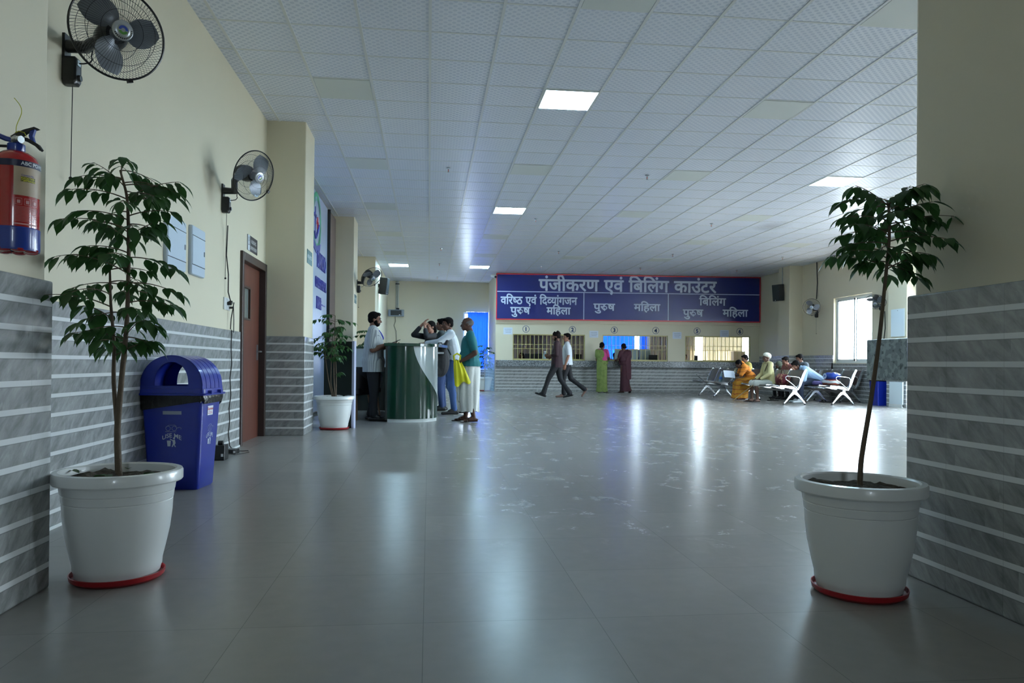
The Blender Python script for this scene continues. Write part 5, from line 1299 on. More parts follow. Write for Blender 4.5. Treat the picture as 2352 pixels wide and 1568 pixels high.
def person(label, loc, rz, J=None, scale=1.0, skin_rgb=(122, 84, 66), build=1.0, hair='short', hair_mat=None, beard=False, top=None, bottom=None,
           shoes=None, group=None, voxel=.0085, face=True, feet='shoe', belly=0.0, extra=None, female=False):
    j = dict(STAND); j.update(J or {}); g = {k: (V3(v) if isinstance(v, tuple) else v) for k, v in j.items()}
    root = thing('person', label, 'person', loc, rz, group); root.scale = (scale,)*3
    sk = skin(skin_rgb); b = Blob(); W = build
    P, Cc, Nk, Hd = g['pelvis'], g['chest'], g['neck'], g['head']
    up = (Nk-P).normalized(); sdv = (g['shR']-g['shL']).normalized(); fw = up.cross(sdv)*-1
    if fw.dot(g['look']) < -.2: fw = -fw
    fw = (sdv.cross(up))*-1; fw = up.cross(sdv)
    MT = Matrix(((sdv.x, fw.x, up.x, 0), (sdv.y, fw.y, up.y, 0), (sdv.z, fw.z, up.z, 0), (0, 0, 0, 1)))
    sh = .92 if female else 1.0
    # trunk
    b.ell(P, (.155*W, .112*W, .12), MT); b.ell(P.lerp(Cc, .45), (.135*W, .100*W+belly*.5, .15), MT)
    b.ell(Cc, (.165*W*sh, .112*W, .17), MT); b.ell(Cc.lerp(Nk, .55), (.155*W*sh, .085*W, .09), MT)
    b.seg(g['shL'].lerp(Nk, .35), g['shL'], .062*W, .055*W); b.seg(g['shR'].lerp(Nk, .35), g['shR'], .062*W, .055*W)
    # head and neck
    lk = g['look'].normalized(); MH = basis(lk)
    jawp = Hd+(MH @ V3((0, .025, -.085)))
    b.seg(Nk, Hd+(MH @ V3((0, -.02, -.055))), .056*W, .052)
    hd = Blob()
    for q in (b,):
        q.ell(Hd+(MH @ V3((0, -.012, .022))), (.073, .094, .090), MH); q.ell(Hd+(MH @ V3((0, .030, -.030))), (.060, .060, .078), MH)
        q.ell(Hd+(MH @ V3((0, .056, -.083))), (.030, .026, .024), MH)
        q.seg(Hd+(MH @ V3((0, .082, .004))), Hd+(MH @ V3((0, .104, -.032))), .008, .0125); q.ell(Hd+(MH @ V3((0, .092, -.036))), (.018, .012, .009), MH)
        q.seg(Hd+(MH @ V3((-.032, .078, .020))), Hd+(MH @ V3((.032, .078, .020))), .010, .010)
        q.ell(Hd+(MH @ V3((0, .084, -.060))), (.024, .010, .0055), MH); q.ell(Hd+(MH @ V3((0, .082, -.069))), (.020, .010, .006), MH)
        for s in (-1, 1):
            q.ell(Hd+(MH @ V3((s*.074, -.008, -.012))), (.010, .020, .032), MH); q.ell(Hd+(MH @ V3((s*.042, .058, -.028))), (.020, .018, .020), MH)
    # arms, hands
    for s in 'LR':
        S_, E_, W_ = g['sh'+s], g['el'+s], g['wr'+s]
        b.chain([S_, S_.lerp(E_, .4), E_], [.052*W, .047*W, .038*W]); b.chain([E_, E_.lerp(W_, .3), W_], [.038*W, .040*W, .025])
        hand(b, W_, g['hd'+s], g['pn'+s], 1.0, g['curl'+s])
    # legs
    for s in 'LR':
        H_, K_, A_, T_ = g['hip'+s], g['kn'+s], g['an'+s], g['toe'+s]
        b.chain([H_, H_.lerp(K_, .35), K_], [.088*W, .078*W, .054*W]); b.chain([K_, K_.lerp(A_, .3), A_], [.053*W, .054*W, .035])
        fd = (T_-A_); fd.normalized(); heel = A_+V3((0, 0, 0))-(V3((fd.x, fd.y, 0)).normalized()*.045)+V3((0, 0, -.035))
        if feet != 'shoe':
            b.seg(A_, A_.lerp(T_, .55), .036, .032, 1, .8); b.seg(heel, T_, .030, .022, 1.3, .75); 
            ft = (T_-heel).normalized(); sd = ft.cross(V3((0, 0, 1))).normalized()
            for q in range(5): b.seg(T_+sd*(.030-.015*q), T_+sd*(.032-.016*q)+ft*(.028-.004*q), .0095, .008)
    body = b.build('body', sk, root, voxel, 3)
    if face:
        for s in (-1, 1):
            e = MB().sphere(tuple(Hd+(MH @ V3((s*.031, .0750, .003)))), .0105, 10, 8).build('eye', M_EYE, root); MB().sphere(tuple(Hd+(MH @ V3((s*.031, .0815, .003)))), .0058, 8, 6).build('pupil', M_PUP, e)
            m = MB().sphere((0, 0, 0), (.019, .006, .0045), 10, 6); m2 = MB(); m2.add(m.v, m.f, T(*(Hd+(MH @ V3((s*.033, .087, .025))))) @ MH); m2.build('eyebrow', M_HAIR, root)
        m = MB().sphere((0, 0, 0), (.020, .006, .006), 12, 6); m2 = MB(); m2.add(m.v, m.f, T(*(Hd+(MH @ V3((0, .091, -.0635))))) @ MH); m2.build('lips', mat('lips', (96, 54, 48), .5), root)
    # hair
    hm = hair_mat or M_HAIR
    def hp(x, y, z): return Hd+(MH @ V3((x, y, z)))
    if hair:
        h = Blob()
        if hair in ('short', 'curly', 'bun', 'long', 'crop'):
            k = 0 if hair != 'crop' else -.006
            h.ell(hp(0, -.024, .040+k), (.080+k, .096+k, .082+k), MH); h.ell(hp(0, -.045, -.005), (.074+k, .068, .075), MH)
            for s in (-1, 1): h.ell(hp(s*.066, -.012, .018), (.016, .040, .036), MH)
        if hair == 'short': h.ell(hp(0, .040, .082), (.056, .044, .030), MH)
        if hair == 'curly':
            r_ = random.Random(4)
            for k in range(46):
                a, c = r_.uniform(0, 6.28), r_.uniform(-.1, 1)
                h.ell(hp(.078*cos(a)*sqrt(max(0, 1-c*c*.8)), -.02+.092*sin(a)*sqrt(max(0, 1-c*c*.8)), .045+.082*c), (.020, .020, .020))
        if hair == 'bun': h.ell(hp(0, -.115, -.035), (.042, .034, .042), MH)
        if hair == 'long': h.chain([hp(0, -.07, .02), hp(0, -.095, -.08), hp(0.01, -.085, -.17)], [.07, .062, .04], 1.1, .7)
        if hair == 'fringe': pass
        if hair == 'bald':
            h.ell(hp(0, -.034, .020), (.076, .082, .066), MH)
            for s in (-1, 1): h.ell(hp(s*.066, -.015, .010), (.013, .038, .034), MH)
        h.build('hair', hm, root, .008, 2)
    if beard:
        h = Blob(); h.ell(hp(0, .040, -.074), (.056, .050, .040), MH); h.ell(hp(0, .078, -.052), (.030, .012, .008), MH)
        for s in (-1, 1): h.ell(hp(s*.052, .020, -.045), (.016, .034, .040), MH)
        h.build('beard', hm, root, .007, 2)
    # garments --------------------------------------------------------------
    if top:
        kind, m, sleeve, hem = top        # sleeve 0..2 (1 = to the elbow), hem: metres below the chest centre along the spine
        t = Blob(); q = .016
        t.ell(Cc, (.165*W*sh+q, .112*W+q, .175), MT); t.ell(P.lerp(Cc, .45), (.140*W+q, .105*W+q+belly*.5, .16), MT)
        t.ell(Cc.lerp(Nk, .50), (.158*W*sh+q*.8, .088*W+q*.8, .085), MT)
        low = Cc-up*hem; q2 = .026; t.seg(Cc-up*.02, P, (.150*W+q), (.162*W+q2), 1.0, .80, sdv); t.ell(P, (.164*W+q2, .122*W+q2+belly*.4, .17), MT); t.seg(P, low-up*.10, .166*W+q2, .172*W+q2, 1.0, .80, sdv)
        for s in 'LR':
            S_, E_, W_ = g['sh'+s], g['el'+s], g['wr'+s]
            t.seg(S_.lerp(Nk, .30), S_, .066*W+q*.4, .062*W+q*.5)
            if sleeve > 0:
                k = min(1, sleeve); t.seg(S_, S_.lerp(E_, k), .054*W+q, .042*W+q)
            if sleeve > 1: t.seg(E_, E_.lerp(W_, sleeve-1), .042*W+q*.9, .028+q)
        if kind == 'collar': t.seg(Nk-up*.01-sdv*.03, Nk-up*.01+sdv*.03, .058*W, .058*W, 1, 1)
        t.build('shirt', m, root, voxel, 4, cuts=[(low, -up)])
    if bottom:
        kind, m = bottom[:2]
        if kind in ('trousers', 'shorts'):
            t = Blob(); q = .011; t.ell(P, (.156*W+q, .112*W+q, .12), MT)
            for s in 'LR':
                H_, K_, A_ = g['hip'+s], g['kn'+s], g['an'+s]
                if kind == 'shorts':
                    k = bottom[2]; t.chain([H_, H_.lerp(K_, k)], [.092*W+q, .085*W+q])
                else:
                    fl = bottom[2] if len(bottom) > 2 else .052
                    t.chain([H_, H_.lerp(K_, .4), K_], [.090*W+q, .080*W+q, .060*W+q]); t.chain([K_, K_.lerp(A_, .5), A_.lerp(K_, .06)], [.058*W+q, .052+q*.5, fl])
            t.build('trousers', m, root, voxel, 4)
        if kind == 'wrap':   # skirt rings: list of (centre, rx, ry), pleats
            rings_, pl = bottom[2], bottom[3]
            rr = random.Random(len(label)); n = 72; mb = MB(); V = []; R_ = []
            for a in range(len(rings_)-1):
                for k in range(6): R_.append([rings_[a][i]+(rings_[a+1][i]-rings_[a][i])*k/6 for i in range(5)])
            R_.append(list(rings_[-1])); ph = rr.uniform(0, 6)
            for i, (cx, cy, cz, rx, ry) in enumerate(R_):
                tt = i/(len(R_)-1)
                for k in range(n):
                    a = 2*pi*k/n; w_ = 1+(.012+.050*tt)*pl*(sin(a*9+ph+1.2*tt)+.5*sin(a*17+2*ph))*(.4+.6*max(0, sin(a)))+.02*pl*sin(a*4+tt*7)
                    V.append((cx+rx*cos(a)*w_, cy+ry*sin(a)*w_, cz+.012*sin(a*6+ph)*(1 if i == len(R_)-1 else 0)))
            Fc = [(i*n+k, i*n+(k+1) % n, (i+1)*n+(k+1) % n, (i+1)*n+k) for i in range(len(R_)-1) for k in range(n)]; Fc.append(tuple(range(n-1, -1, -1))); Fc.append(tuple((len(R_)-1)*n+k for k in range(n)))
            mb.add(V, Fc).build(bottom[4] if len(bottom) > 4 else 'skirt', m, root, smooth=70)
    if feet == 'shoe' or feet == 'sandal':
        for s in 'LR':
            A_, T_ = g['an'+s], g['toe'+s]; fd = (T_-A_); fh = V3((fd.x, fd.y, fd.z+.045)).normalized(); heel = A_-fh*.05+V3((0, 0, -.038)) if abs(fd.z+.045) < .06 else A_-fd.normalized()*.03
            t = Blob()
            if feet == 'shoe':
                t.seg(A_+V3((0, 0, .01)), A_.lerp(T_, .45), .046, .040); t.seg(heel, T_+(T_-heel).normalized()*.03, .037, .030, 1.25, .85)
                sh_ = t.build('shoe', shoes, root, .008, 2)
            else:
                dn = (T_-heel).normalized(); sd = dn.cross(V3((0, 0, 1))).normalized(); nn = sd.cross(dn)
                t.seg(heel-nn*.022, T_+dn*.05-nn*.020, .030, .034, 1.35, .28, sd); t.seg(T_-dn*.03-sd*.04, T_-dn*.03+sd*.04+nn*.0, .012, .012); t.seg(A_.lerp(T_, .55)-sd*.040, A_.lerp(T_, .55)+sd*.040, .014, .014, 1, 1)
                t.build('sandal', shoes, root, .007, 2)
    if extra: extra(root, g, MT, hp, MH)
    return root

def cloth(name, m, x=0): return m
M_SHOE = mat('black_shoe_leather', (18, 18, 20), .4); M_SNEAK = mat('white_sneaker', (190, 196, 200), .6)
M_DKT = mat('black_trouser_cloth', (20, 21, 26), .8, bump=.5, bscale=14); M_JEAN = mat('blue_denim', (52, 80, 128), .85, var=.35, vscale=6, bump=.5, bscale=14)
FACE_L = rad(90)     # local +Y turned towards world -X
FACE_R = rad(-90)

# 1 --- bearded staff man with a phone (faces right)
def ex1(root, g, MT, hp, MH):
    MB().tube([(-.05, .085, 1.43), (-.055, .115, 1.38), (-.03, .135, 1.33), (0, .145, 1.30), (.03, .14, 1.33), (.05, .12, 1.38), (.045, .085, 1.43)], [.004, .008, .014, .018, .014, .008, .004], 8).build('blue_mask', mat('blue_mask_cloth', (40, 50, 170), .7), root)
st_shirt = stripe_cloth('striped_shirt_cloth', (178, 182, 182), (132, 136, 140), 30, 3, thr=.72, wob=0)
person('person in pale striped short sleeved shirt and black trousers, standing behind the green desk', (-.84, 11.60, 0), FACE_R,
       dict(elL=(-.24, .02, 1.12), elR=(.235, .0, 1.11), wrL=(-.17, .26, 1.19), wrR=(.14, .25, 1.21), hdL=(.35, 1, .12), hdR=(-.15, 1, .15), pnL=(0, -.2, 1), pnR=(0, -.2, 1), curlL=.5, curlR=.55, look=(0, 1, -.12), anL=(-.12, -.05, .075), toeL=(-.15, .12, .03), anR=(.11, .02, .075), toeR=(.13, .19, .03)),
       scale=.965, skin_rgb=(112, 78, 62), build=1.14, hair='short', beard=True, top=('collar', st_shirt, .80, .50), bottom=('trousers', M_DKT, .062), shoes=M_SHOE, belly=.05, extra=ex1, voxel=.0075)
ph = thing('mobile_phone', 'dark mobile phone held by the bearded man above the desk', 'phone', (-.50, 11.47, 1.205), rot=(rad(4), rad(-22), 0))
MB().box(-.075, .075, -.037, .037, -.004, .005).build('phone_body', M_BLACK, ph, smooth=0, bevel=.003)
# 2 --- person with hands at the head, black long-sleeved top, jeans
person('person in black long sleeved top and jeans, both hands raised to the head', (.04, 14.95, 0), rad(120),
       dict(elL=(-.27, .26, 1.40), wrL=(-.10, .20, 1.60), hdL=(.5, -.2, .7), pnL=(.6, -.6, 0), elR=(.20, .28, 1.44), wrR=(.10, .13, 1.66), hdR=(-.5, -.45, .7), pnR=(-.3, -.8, -.3), curlL=.5, curlR=.3, look=(-.1, 1, -.1)),
       scale=1.0, skin_rgb=(150, 108, 90), build=.92, hair='long', top=('plain', mat('black_jersey', (24, 24, 28), .8, bump=.4, bscale=15), 1.62, .30), bottom=('trousers', M_JEAN, .06), shoes=M_SNEAK, female=True, voxel=.0085)
wt_ = None
# 3 --- man in white shirt leaning on the desk
M_WSH = mat('white_shirt_cloth', (206, 212, 218), .75, bump=.5, bscale=12)
def ex3(root, g, MT, hp, MH):
    st = Blob(); st.chain([V3((-.125, .05, 1.475)), V3((-.13, .13, 1.38)), V3((-.16, .13, 1.2)), V3((-.20, .06, 1.05))], [.020, .022, .022, .020], 1.4, .5); st.build('backpack_strap', mat('black_webbing', (20, 21, 24), .8), root, .008, 2)
person('person in white shirt and blue jeans with black backpack, leaning an arm on the desk', (.40, 13.05, 0), rad(98),
       dict(pelvis=(0, -.04, .93), chest=(0, .02, 1.27), neck=(0, .05, 1.45), head=(0, .09, 1.585), shL=(-.185, .05, 1.40), shR=(.185, .04, 1.40), elL=(-.22, .27, 1.26), wrL=(-.12, .50, 1.235), hdL=(.2, 1, -.05), pnL=(0, 0, -1), elR=(.24, -.02, 1.12), wrR=(.2, .15, .98), look=(-.25, 1, -.15), anL=(-.10, -.03, .075), anR=(.10, -.18, .075), toeR=(.12, -.02, .03)),
       scale=.985, skin_rgb=(104, 72, 58), build=1.0, hair='short', top=('collar', M_WSH, 1.85, .36), bottom=('trousers', M_JEAN, .056), shoes=M_SHOE, extra=ex3, voxel=.008)
bp_ = thing('backpack', 'large black backpack slung low beside the person in the white shirt', 'backpack', (.20, 12.62, .78), rz=rad(98))
bb_ = Blob(); bb_.ell((0, 0, .14), (.16, .15, .27)); bb_.ell((0, .06, .0), (.14, .14, .13)); bb_.seg((-.02, -.04, .30), (-.02, -.10, .46), .07, .04, 1.2, .8)
bb_.build('pack_body', mat('backpack_cloth', (18, 19, 24), .75, bump=.4, bscale=18), bp_, .01, 4)
MB().tube([(-.05, -.02, .40), (-.07, -.0, .44), (-.05, .05, .44), (-.04, .06, .38)], .010, 8).build('carry_loop', M_BLACKM, bp_)
# 4 --- man in dark shirt further back
person('person in dark shirt and blue jeans standing between the white shirted and black topped persons', (.245, 14.05, 0), rad(80),
       dict(elR=(.23, .02, 1.14), wrR=(.16, .22, 1.12), hdR=(-.3, 1, 0), look=(.05, 1, 0)),
       scale=1.0, skin_rgb=(120, 84, 66), hair='short', top=('collar', mat('charcoal_green_shirt', (34, 44, 44), .8, bump=.4, bscale=14), 1.7, .40), bottom=('trousers', mat('dark_denim', (36, 56, 96), .85, var=.3, vscale=6), .056), shoes=M_SHOE)
# 5 --- old man in teal t-shirt and white dhoti
M_TEAL = mat('teal_jersey', (24, 104, 108), .8, bump=.4, bscale=10); M_DHOTI = mat('white_dhoti_cloth', (206, 206, 200), .85, bump=.7, bscale=16)
def ex5(root, g, MT, hp, MH):
    t = Blob(); t.chain([V3((-.10, .135, .90)), V3((-.08, .175, .70)), V3((-.06, .185, .50)), V3((-.08, .17, .34))], [.030, .045, .050, .030], 1.6, .6); t.chain([V3((.02, .13, .92)), V3((.01, .18, .72)), V3((-.0, .16, .50))], [.03, .05, .03], 1.2, .7)
    t.build('dhoti_fold', M_DHOTI, root, .010, 5)
person('older balding person in teal t-shirt and white dhoti, standing at right of the desk', (.62, 11.42, 0), rad(88),
       dict(head=(0, .05, 1.60), chest=(0, .01, 1.27), elL=(-.235, -.08, 1.12), wrL=(-.20, .155, .985), hdL=(.25, 1, -.55), pnL=(1, 0, -.2), curlL=.8, elR=(.235, -.03, 1.12), wrR=(.19, .13, .90), hdR=(-.2, .8, -.7), look=(.0, 1, -.02), anL=(-.11, -.07, .075), toeL=(-.14, .08, .03), anR=(.11, .06, .075), toeR=(.13, .22, .03)),
       scale=.925, skin_rgb=(86, 60, 50), build=1.06, hair='bald', hair_mat=mat('grey_hair', (96, 94, 94), .8, bump=.5, bscale=90), top=('plain', M_TEAL, .72, .36), belly=.08,
       bottom=('wrap', M_DHOTI, [(0, -.005, .965, .166, .138), (0, .0, .88, .190, .165), (0, .02, .65, .195, .185), (0, .02, .35, .18, .185), (0, .01, .17, .16, .165)], 2.2, 'dhoti'), shoes=mat('brown_sandal', (58, 42, 38), .6), feet='sandal', extra=ex5, voxel=.0075)
yb = thing('carry_bag', 'bright yellow cloth bag hanging from the hand of the person in teal', 'bag', (.42, 11.24, .95))
def ybf(off):
    def f(s, t):
        w = .045+.075*t**.7; x = (-.5+s)*2*w+.09*t; y = off*(.02+.03*sin(pi*s))*(.3+sin(pi*min(1, t*1.1))*.7)+.012*sin(s*17+3*t)
        return (x, y, -.02-.38*t+.06*s*t-.03*sin(s*9)*t)
    return f
mby = MB(); mby.grid(ybf(1), 20, 16); mby.grid(ybf(-1), 20, 16); mby.build('bag_cloth', mat('yellow_bag_cloth', (214, 208, 24), .6, bump=.6, bscale=18), yb, smooth=70)
MB().tube([(-.04, 0, -.03), (-.05, -.01, .05), (0, 0, .08), (.05, .01, .05), (.04, 0, -.03)], .014, 8).build('bag_handle', mat('yellow_bag_cloth', (214, 208, 24), .6), yb)

# 6 --- two walkers
person('person in dark maroon shirt and black trousers striding left, nearest the camera of the two', (3.30, 19.2, 0), rad(72),
       dict(pelvis=(0, 0, .91), chest=(0, .0, 1.26), hipL=(-.09, 0, .89), hipR=(.09, 0, .89), knL=(-.10, .20, .52), anL=(-.10, .34, .115), toeL=(-.11, .50, .125), knR=(.09, -.08, .49), anR=(.09, -.34, .12), toeR=(.10, -.20, .045), elL=(-.24, -.02, 1.13), wrL=(-.14, .20, 1.10), hdL=(.3, 1, .1), elR=(.24, -.05, 1.12), wrR=(.18, .17, 1.06), hdR=(-.1, 1, .1), look=(.15, 1, -.3), curlL=.7),
       scale=1.0, skin_rgb=(112, 80, 64), build=1.0, hair='curly', top=('collar', mat('maroon_shirt_cloth', (48, 26, 32), .8, bump=.5, bscale=12), 1.5, .46), bottom=('trousers', M_DKT, .070), shoes=M_SHOE, beard=True, group='two persons walking past the counter')
person('person in white short sleeved shirt and black trousers walking left beside the maroon shirt', (3.68, 19.80, 0), rad(80),
       dict(pelvis=(0, 0, .91), hipL=(-.09, 0, .89), hipR=(.09, 0, .89), knL=(-.10, .10, .50), anL=(-.10, .08, .08), toeL=(-.11, .25, .03), knR=(.09, -.10, .50), anR=(.09, -.50, .20), toeR=(.10, -.42, .07), look=(-.35, 1, -.05), elR=(.24, -.08, 1.13), wrR=(.22, .05, .90)),
       scale=1.0, skin_rgb=(150, 108, 88), build=.98, hair='short', top=('collar', M_WSH, .85, .40), bottom=('trousers', M_DKT, .068), shoes=mat('brown_loafer', (112, 86, 76), .5), group='two persons walking past the counter')

# 7,8 --- two women in saris at the counter
def sari_extra(m, side=-1):
    def ex(root, g, MT, hp, MH):
        t = Blob(); s = side; t.ell(g['chest']+V3((s*.045, -.035, -.02)), (.175, .125, .21)); t.seg(g['shL' if s < 0 else 'shR'], g['shL' if s < 0 else 'shR'].lerp(g['elL' if s < 0 else 'elR'], .55), .082, .072); t.ell(g['pelvis']+V3((0, -.01, .08)), (.165, .135, .16))
        t.chain([V3((s*.02, -.115, 1.02)), V3((s*.09, -.135, 1.25)), V3((s*.13, -.09, 1.42)), V3((s*.12, .03, 1.455)), V3((s*.02, .12, 1.30)), V3((-s*.10, .13, 1.10)), V3((-s*.14, .05, .98))], [.07, .07, .055, .05, .055, .06, .05], 1.3, .38)
        t.chain([V3((s*.06, -.115, 1.3)), V3((s*.05, -.135, 1.05)), V3((s*.05, -.15, .80)), V3((s*.06, -.16, .50))], [.06, .08, .08, .07], 1.4, .22)
        t.build('sari_drape', m, root, .010, 5)
    return ex
M_SG = stripe_cloth('green_sari_cloth', (114, 130, 68), (98, 116, 58), 2.2, 2, thr=.4, wob=.7, soft=True); M_SM = mat('maroon_sari_cloth', (64, 22, 36), .75, var=.35, vscale=9, bump=.6, bscale=14)
wr = [(0, 0, 1.04, .135, .115), (0, 0, .90, .175, .150), (0, 0, .55, .175, .155), (0, .0, .20, .180, .165), (0, .0, .035, .195, .18)]
person('person in yellow green sari with pink blouse standing at the counter under number 3', (5.42, 23.18, 0), rad(-25),
       dict(elR=(.22, .12, 1.15), wrR=(.12, .34, 1.10), hdR=(-.2, 1, 0), elL=(-.20, .05, 1.12), wrL=(-.12, .22, .98), hdL=(.2, 1, -.1), look=(.45, 1, 0), shL=(-.16, 0, 1.40), shR=(.16, 0, 1.40), neck=(0, .01, 1.45), head=(0, .04, 1.59)),
       scale=.93, skin_rgb=(104, 72, 58), build=1.0, hair='bun', top=('plain', mat('pink_blouse', (176, 56, 116), .7), .62, .18), bottom=('wrap', M_SG, wr, 1.0, 'sari_skirt'), feet='sandal', shoes=mat('brown_sandal', (58, 42, 38), .6), female=True, extra=sari_extra(M_SG, -1), voxel=.010)
wr2 = [(0, 0, 1.04, .125, .105), (0, 0, .90, .165, .140), (0, 0, .55, .150, .140), (0, -.02, .22, .165, .17), (0, -.05, .06, .175, .23)]
person('person in dark maroon sari leaning to the counter, one foot tipped back behind', (6.14, 23.12, 0), rad(22),
       dict(elL=(-.20, .14, 1.14), wrL=(-.10, .33, 1.11), hdL=(-.1, 1, 0), elR=(.20, .12, 1.13), wrR=(.10, .31, 1.11), look=(-.1, 1, -.2), shL=(-.155, .03, 1.39), shR=(.155, .03, 1.39), neck=(0, .05, 1.45), head=(0, .10, 1.575), chest=(0, .03, 1.27), anR=(.10, -.18, .13), toeR=(.11, -.12, .03)),
       scale=.92, skin_rgb=(96, 66, 54), build=.92, hair='bun', top=('plain', mat('dark_blouse', (70, 30, 44), .7), .6, .18), bottom=('wrap', M_SM, wr2, 1.0, 'sari_skirt'), feet='sandal', shoes=mat('brown_sandal', (58, 42, 38), .6), female=True, extra=sari_extra(M_SM, 1), voxel=.010)

# seated pose: origin on the floor under the seat front edge, facing +Y
def seated(lean=0.0, head=(0, 0, 0), sh=.43, feet=.20, knee=.24):
    up = V3((0, sin(lean), cos(lean))); P = V3((0, -.12, sh+.10)); C_ = P+up*.34; N_ = P+up*.525
    H = N_+V3((0, .03+.06*sin(lean), .145-.05*sin(lean)))+V3(head)
    S0 = P+up*.475
    d = dict(pelvis=tuple(P), chest=tuple(C_), neck=tuple(N_), head=tuple(H), shL=(-.185, S0.y, S0.z), shR=(.185, S0.y, S0.z),
             hipL=(-.09, -.11, sh+.08), hipR=(.09, -.11, sh+.08), knL=(-.13, knee+.02, sh+.07), knR=(.13, knee+.02, sh+.07), anL=(-.13, feet, .075), anR=(.13, feet, .075), toeL=(-.14, feet+.16, .03), toeR=(.14, feet+.16, .03))
    S1 = S0; d['elL'] = (-.24, S1.y+.06, S1.z-.25); d['elR'] = (.24, S1.y+.06, S1.z-.25); d['wrL'] = (-.14, S1.y+.27, sh+.20); d['wrR'] = (.14, S1.y+.27, sh+.20)
    d['hdL'] = (.2, 1, -.2); d['hdR'] = (-.2, 1, -.2); d['pnL'] = (0, 0, -1); d['pnR'] = (0, 0, -1)
    return d
def seat_at(x, y): return (x, y, 0)
# 9 --- orange sari woman bending forward with a paper
M_OR = stripe_cloth('orange_sari_cloth', (206, 124, 34), (120, 62, 30), 9, 2, thr=.86, wob=.30)
M_OR2 = stripe_cloth('mustard_sari_cloth', (182, 126, 30), (138, 66, 28), 8, 2, thr=.84, wob=.25)
def ex9(root, g, MT, hp, MH):
    t = Blob(); Cc = g['chest']; Nk = g['neck']; P = g['pelvis']
    t.ell(Cc.lerp(Nk, .3)+V3((0, -.02, .02)), (.215, .135, .19), MT); t.ell(P.lerp(Cc, .5)+V3((0, -.02, .0)), (.20, .15, .20), MT)
    t.chain([g['shL']+V3((0, 0, .0)), g['elL']], [.085, .06]); t.chain([g['shR'], g['shR'].lerp(g['elR'], .7)], [.085, .06])
    t.chain([hp(0, -.10, -.03), Nk+V3((0, -.06, .02))], [.05, .08])
    t.build('sari_drape', M_OR, root, .010, 5)
d9 = seated(rad(38), (0, .03, -.04)); d9.update(look=(0, .75, -.65), elL=(-.22, .28, .72), elR=(.20, .28, .72), wrL=(-.10, .42, .70), wrR=(.13, .40, .68), hdL=(.1, 1, -.1), hdR=(-.1, 1, -.1))
person('person in orange striped sari bending forward on a bench holding a paper', (8.28, 18.72, 0), rad(80), d9, scale=.91, skin_rgb=(84, 58, 48), hair='bun', build=.95,
       bottom=('wrap', M_OR2, [(0, -.10, .66, .19, .17), (0, .05, .60, .25, .30), (0, .16, .48, .25, .29), (0, .24, .25, .22, .22), (0, .26, .05, .24, .23)], 1.0, 'sari_skirt'), feet='sandal', shoes=mat('pale_sandal', (150, 136, 130), .6), female=True, extra=ex9, voxel=.010)
pa = thing('paper_sheet', 'white paper sheet held by the person in the orange sari', 'paper', (7.70, 18.62, .665), rz=rad(-10), rot=(rad(62), rad(4), rad(4)))
MB().grid(lambda s, t: ((-.15+.30*s), (-.10+.20*t), .012*sin(pi*s)), 10, 4).grid(lambda s, t: ((-.15+.30*s), (-.10+.20*t), .012*sin(pi*s)-.0015), 10, 4).build('sheet', mat('paper_bright', (214, 222, 236), .6), pa, smooth=70)
tag(MB().tube([(7.52, 17.95, .02), (7.95, 17.72, .42), (8.12, 17.66, .56)], [.011, .012, .013], 8).build('walking_stick', mat('bamboo_stick', (166, 138, 98), .6)), 'thin light wooden walking stick leaning across in front of the turbaned person', 'walking stick')
# 10 --- turbaned man
def ex10(root, g, MT, hp, MH):
    t = Blob(); t.ell(hp(0, -.025, .055), (.092, .112, .078), MH @ RX(rad(18))); t.ell(hp(0, -.075, .03), (.080, .06, .08), MH); t.build('turban', mat('turban_cloth', (212, 210, 196), .85, bump=.9, bscale=22), root, .009, 3)
    for s in (-1, 1): MB().tube([tuple(hp(s*.032+.019*cos(2*pi*k/16), .100, .004+.016*sin(2*pi*k/16))) for k in range(16)], .002, 5, close=True).tube([tuple(hp(s*.05, .098, .006)), tuple(hp(s*.077, .02, .004))], .002, 5).build('spectacles', M_BLACK, root)
    MB().tube([tuple(g['shL']+V3((.04, .06, .05))), tuple(g['chest']+V3((-.1, .12, .02))), tuple(g['pelvis']+V3((.12, .14, .10)))], .010, 6).build('bag_strap', mat('brown_strap', (60, 44, 36), .7), root)
M_CREAM = mat('cream_kurta_cloth', (196, 186, 136), .8, bump=.6, bscale=12)
d10 = seated(rad(6)); d10.update(look=(.0, 1, -.05), knL=(-.14, .32, .50), knR=(.14, .32, .50), anL=(-.14, .27, .075), anR=(.14, .30, .075), toeL=(-.15, .43, .03), toeR=(.15, .46, .03), wrL=(-.14, .22, .60), wrR=(.14, .22, .60))
person('older person in cream shirt, white turban and glasses sitting on the bench', (8.22, 17.66, 0), rad(90), d10, scale=.92, skin_rgb=(88, 62, 50), hair=None, top=('collar', M_CREAM, 1.8, .38), bottom=('shorts', mat('white_dhoti_short', (200, 200, 192), .85, bump=.6, bscale=14), .95), feet='sandal', shoes=mat('dark_sandal', (44, 40, 40), .6), extra=ex10, voxel=.009)
# 11 --- man in yellow shirt behind
d11 = seated(rad(18)); d11.update(look=(-.1, 1, -.35))
person('person in pale yellow shirt with black hair, seated just behind the orange sari', (8.62, 19.60, 0), rad(90), d11, scale=.93, skin_rgb=(124, 88, 68), hair='short', top=('collar', mat('yellow_shirt_cloth', (196, 182, 104), .8, bump=.5, bscale=12), .8, .38), bottom=('trousers', M_DKT), shoes=M_SHOE, voxel=.010)
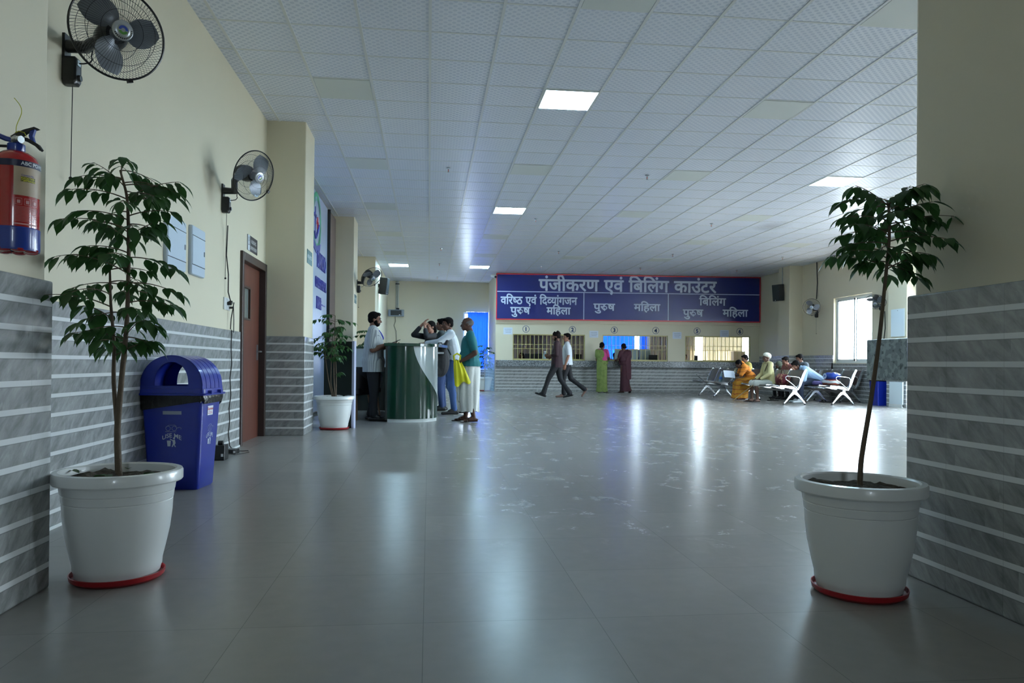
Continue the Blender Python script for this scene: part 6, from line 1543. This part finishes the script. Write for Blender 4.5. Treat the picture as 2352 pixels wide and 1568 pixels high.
# 12,13 --- persons behind, 14 light blue shirt, 15 headscarf
d12 = seated(rad(30)); d12.update(look=(0, .9, -.35), wrL=(-.06, .16, .84), elL=(-.20, .18, .68), hdL=(.1, .3, 1))
person('person in faded pink shirt with hand at the chin, seated in the rear row', (9.60, 19.05, 0), rad(95), d12, scale=.93, skin_rgb=(140, 98, 80), hair='short', top=('plain', mat('faded_pink_shirt', (150, 96, 92), .8), .8, .38), bottom=('trousers', M_DKT), shoes=M_SHOE, voxel=.010)
d13 = seated(rad(28)); d13.update(look=(0, .9, -.3))
person('black haired person in grey shirt seated right behind the person in light blue', (9.60, 18.30, 0), rad(95), d13, scale=.97, skin_rgb=(120, 84, 68), hair='short', top=('collar', mat('grey_shirt_cloth', (96, 104, 112), .8), .8, .38), bottom=('trousers', M_DKT), shoes=M_SHOE, voxel=.010)
d14 = seated(rad(54), (0, .03, -.06)); d14.update(look=(-.05, .8, -.55), elL=(-.20, .30, .56), elR=(.20, .30, .56), wrL=(-.06, .47, .72), wrR=(.06, .46, .74), hdL=(.3, .2, 1), hdR=(-.3, .2, 1), anL=(-.13, .34, .075), toeL=(-.14, .50, .03), anR=(.15, .28, .075), toeR=(.16, .44, .03), knL=(-.14, .34, .50), knR=(.14, .30, .50))
person('person in light blue shirt and navy trousers bent forward with elbows on knees', (9.25, 17.30, 0), rad(88), d14, scale=1.02, skin_rgb=(112, 78, 62), hair='short', top=('collar', mat('light_blue_shirt_cloth', (158, 186, 214), .75, bump=.5, bscale=12), 1.6, .40), bottom=('trousers', mat('navy_trouser_cloth', (28, 40, 62), .8), .058), shoes=M_SNEAK, voxel=.009)
def ex15(root, g, MT, hp, MH):
    t = Blob(); t.ell(hp(0, -.02, .02), (.092, .112, .115), MH); t.ell(g['neck']+V3((0, -.01, -.02)), (.15, .12, .12)); t.build('headscarf', mat('dark_green_scarf', (62, 70, 56), .85, bump=.5, bscale=14), root, .010, 3)
d15 = seated(rad(25), (0, .02, -.04))
person('person covered by a dark green headscarf seated behind the turbaned person', (9.58, 19.50, 0), rad(100), d15, scale=.84, skin_rgb=(96, 66, 54), hair=None, top=('plain', mat('dark_green_scarf', (62, 70, 56), .85), 1.5, .38), bottom=('trousers', M_DKT), shoes=M_SHOE, female=True, extra=ex15, voxel=.011)
# clerks behind the bars
def clerk(label, u, d, rz, m, hair='short', scale=.95, sk=(140, 100, 82), **k):
    dd = seated(rad(16), sh=.48); dd.update(k); p = cloc(u, d, 0)
    tc = thing('office_stool', 'round stool carrying the '+label.split(',')[0], 'stool', (p.x, p.y, 0))
    MB().lathe([(0, .42), (.17, .42), (.18, .45), (0, .46)], 20).tube([(0, 0, .42), (0, 0, .02)], .03, 8).lathe([(0, 0), (.2, 0), (.2, .02), (0, .03)], 16).build('stool_body', M_BLACK, tc)
    person(label, (p.x, p.y, 0), CROT+rz, dd, scale=scale, skin_rgb=sk, hair=hair, top=('plain', m, .8, .38), bottom=('trousers', M_DKT), shoes=M_SHOE, voxel=.011)
clerk('person in pinkish shirt with a hand raised, sitting behind window 5', 6.48, 1.25, pi, mat('pinkish_shirt', (178, 140, 128), .8), sk=(156, 112, 92), elR=(.20, .16, .86), wrR=(.07, .17, 1.08), hdR=(-.2, 0, 1))
clerk('person in black top bent low behind window 1', .95, 1.25, pi-.8, M_BLACKM, hair='long')
clerk('person in yellow top behind right part of window 2', 2.42, 1.25, pi, mat('yellow_top', (176, 160, 60), .8), scale=1.05)
clerk('person in pink check top behind left part of window 3', 4.20, 1.9, pi+.3, mat('pink_check_top', (196, 130, 136), .8), scale=.98)
